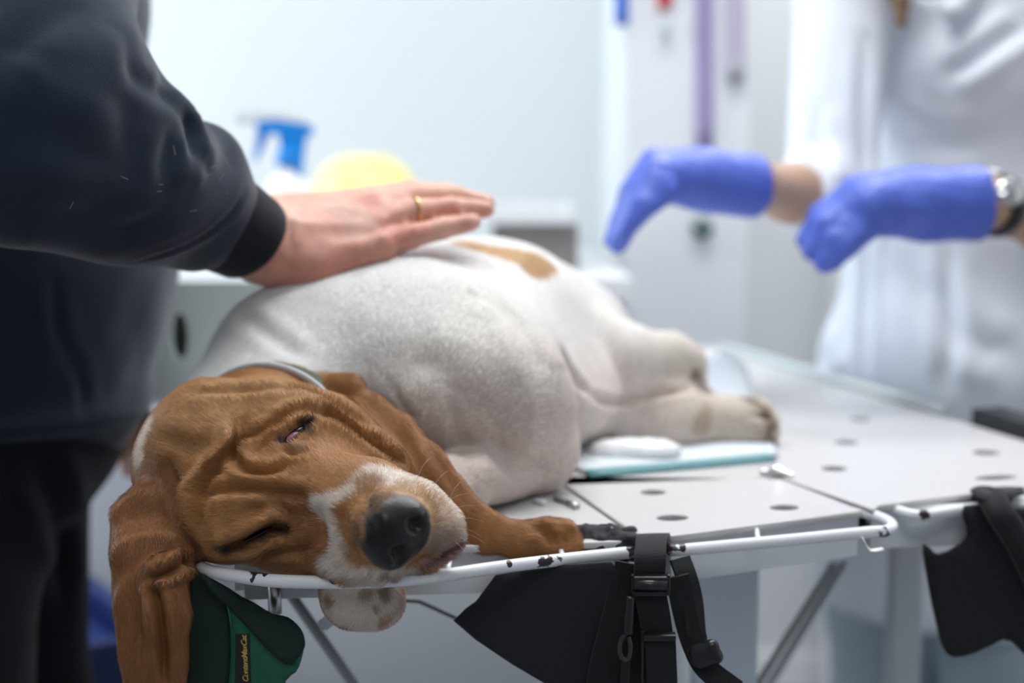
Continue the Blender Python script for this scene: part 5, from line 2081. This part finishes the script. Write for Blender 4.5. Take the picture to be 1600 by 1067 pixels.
# tall white cupboard beside the counter
cb0 = .185
cup = thing('tall_cupboard', 'tall white cupboard between the counter and the vet', 'cupboard', (.29, 2.6, 0))
CX1 = P(1172, 100, 2.42)[0]
box('body', (cb0, 2.42, .06), (CX1, RY1 - .001, 2.1), M['white'], cup)
dw = CX1 - cb0
for i in range(1):
    d_ = box('door', (cb0 + dw * i + .003, 2.398, .08), (cb0 + dw * (i + 1) - .003, 2.419, 2.08), M['white'], cup, bevel=.003)
    hx = P(1095, 355, 2.39)[0]
    if i == 0:
        link('lock_knob', lathe_mesh('lock_knob', [(.0, .0), (.014, .0), (.017, .008), (.017, .02), (.012, .026), (.0, .027)], 20), plain('dark_green_knob', (.05, .10, .09), .4), d_)
        k_ = d_.children[0]
        k_.data.transform(Matrix.Rotation(math.pi / 2, 4, 'X'))
        k_.data.transform(Matrix.Translation(P(1096, 356, 2.398)))
box('plinth', (cb0 + .01, 2.44, 0), (CX1 - .01, RY1 - .02, .06), M['grey'], cup)


def hang(name, label, cat, px, w, y1, Y, mat, group=None, thick=.004):
    """a strap hanging down the cupboard from a hook above the frame"""
    a, b = P(px, -260, Y), P(px, y1, Y)
    t = thing(name, label, cat, (b[0], Y, b[2]), group)
    path = [a * (1 - s_) + b * s_ + np.array([0, -.002 * math.sin(7 * s_), 0]) for s_ in np.linspace(0, 1, 14)]
    link('strap', strap_mesh('strap', np.array(path), (1, 0, 0), w * Y / F, thick), mat, t)
    tube('hook', [a + np.array([0, .009, .01]), a + np.array([0, -.006, .012]), a + np.array([0, -.008, .0]), a + np.array([0, .0, -.006])], .003, M['steel'], t, seg=8)
    return t


HY = 2.388
M['purple'] = plain('purple_webbing', (.32, .26, .46), .7, bump=.3, bscale=500)
M['purple_grey'] = plain('grey_purple_webbing', (.46, .42, .54), .7, bump=.3, bscale=500)
M['blue_strap'] = plain('blue_webbing', (.03, .12, .55), .6)
M['red_pl'] = plain('red_plastic', (.65, .04, .06), .4)
hang('leash', 'long purple leash hanging on the white cupboard above the glove', 'leash', 1101, 26, 232, HY, M['purple'])
t = hang('leash', 'short grey-purple leash with a dark clip hanging beside the purple one', 'leash', 1149, 28, 130, HY, M['purple_grey'])
q = P(1149, 108, HY - .01)
link('clip', tube_mesh('clip', [q + np.array([0, 0, .016]), q - np.array([0, 0, .016])], .011, seg=10, flat=.6), M['grey'], t)
hang('strap', 'narrow bright blue strap hanging on the white cupboard', 'strap', 971, 20, 40, HY, M['blue_strap'])
t = hang('key_tag', 'red tag with a grey bob hanging right of the blue strap', 'tag', 1039, 22, 12, HY, M['red_pl'])
q = P(1040, 42, HY - .006)
link('bob', tube_mesh('bob', [q + np.array([0, 0, .014]), q, q - np.array([0, 0, .014])], [.008, .013, .009], seg=14, flat=.7), plain('pale_grey_plastic', (.5, .55, .58), .4), t)

# door in the back wall, right
dr = struct(thing('door_1', 'plain white door in the back wall behind the vet', 'door', (1.1, RY1, 0)))
box("door_leaf", (.74, RY1 - .03, 0.005), (1.56, RY1 - .002, 2.05), M['white'], dr, bevel=.003)
box('door_frame', (.66, RY1 - .05, 0), (.74, RY1 - .001, 2.12), M['trim'], dr)
box('door_frame', (1.56, RY1 - .05, 0), (1.64, RY1 - .001, 2.12), M['trim'], dr)
box('door_frame', (.66, RY1 - .05, 2.12), (1.64, RY1 - .001, 2.2), M['trim'], dr)

# blue crate on the floor beyond the man's legs
bn = thing('storage_crate', 'blue plastic crate on the floor beside the dark trousers', 'crate', (-.70, 1.86, 0))
M['crate'] = plain('blue_crate_plastic', (.010, .026, .14), .4)
c1, c2 = np.array([-.700, 2.160]), np.array([-.475, 1.840])
wd = np.array([-.82, -.57]) * .30
def crate_wall(a, b, z0, z1, t=.008, name='crate_side'):
    a, b = np.array(a), np.array(b)
    d = (b - a) / np.linalg.norm(b - a)
    s = np.array([-d[1], d[0]]) * t / 2
    pts = [a - s, b - s, b + s, a + s]
    bm = bmesh.new()
    lo = [bm.verts.new((q[0], q[1], z0)) for q in pts]
    hi = [bm.verts.new((q[0], q[1], z1)) for q in pts]
    bm.faces.new(lo[::-1])
    bm.faces.new(hi)
    for i in range(4):
        j = (i + 1) % 4
        bm.faces.new((lo[i], lo[j], hi[j], hi[i]))
    bmesh.ops.recalc_face_normals(bm, faces=bm.faces[:])
    return bm_obj(name, bm, M['crate'], bn)


k_ = [c1, c2, c2 + wd, c1 + wd]
for i in range(4):
    crate_wall(k_[i], k_[(i + 1) % 4], .0, .50)
    crate_wall(k_[i], k_[(i + 1) % 4], .48, .505, .026, 'crate_rim')
bm = bmesh.new()
f_ = [bm.verts.new((q[0], q[1], z)) for z in (.46, .47) for q in k_]
bm.faces.new(f_[:4])
bm.faces.new(f_[4:])
for i in range(4):
    bm.faces.new((f_[i], f_[(i + 1) % 4], f_[4 + (i + 1) % 4], f_[4 + i]))
bmesh.ops.recalc_face_normals(bm, faces=bm.faces[:])
bm_obj('crate_lid', bm, M['crate'], bn)
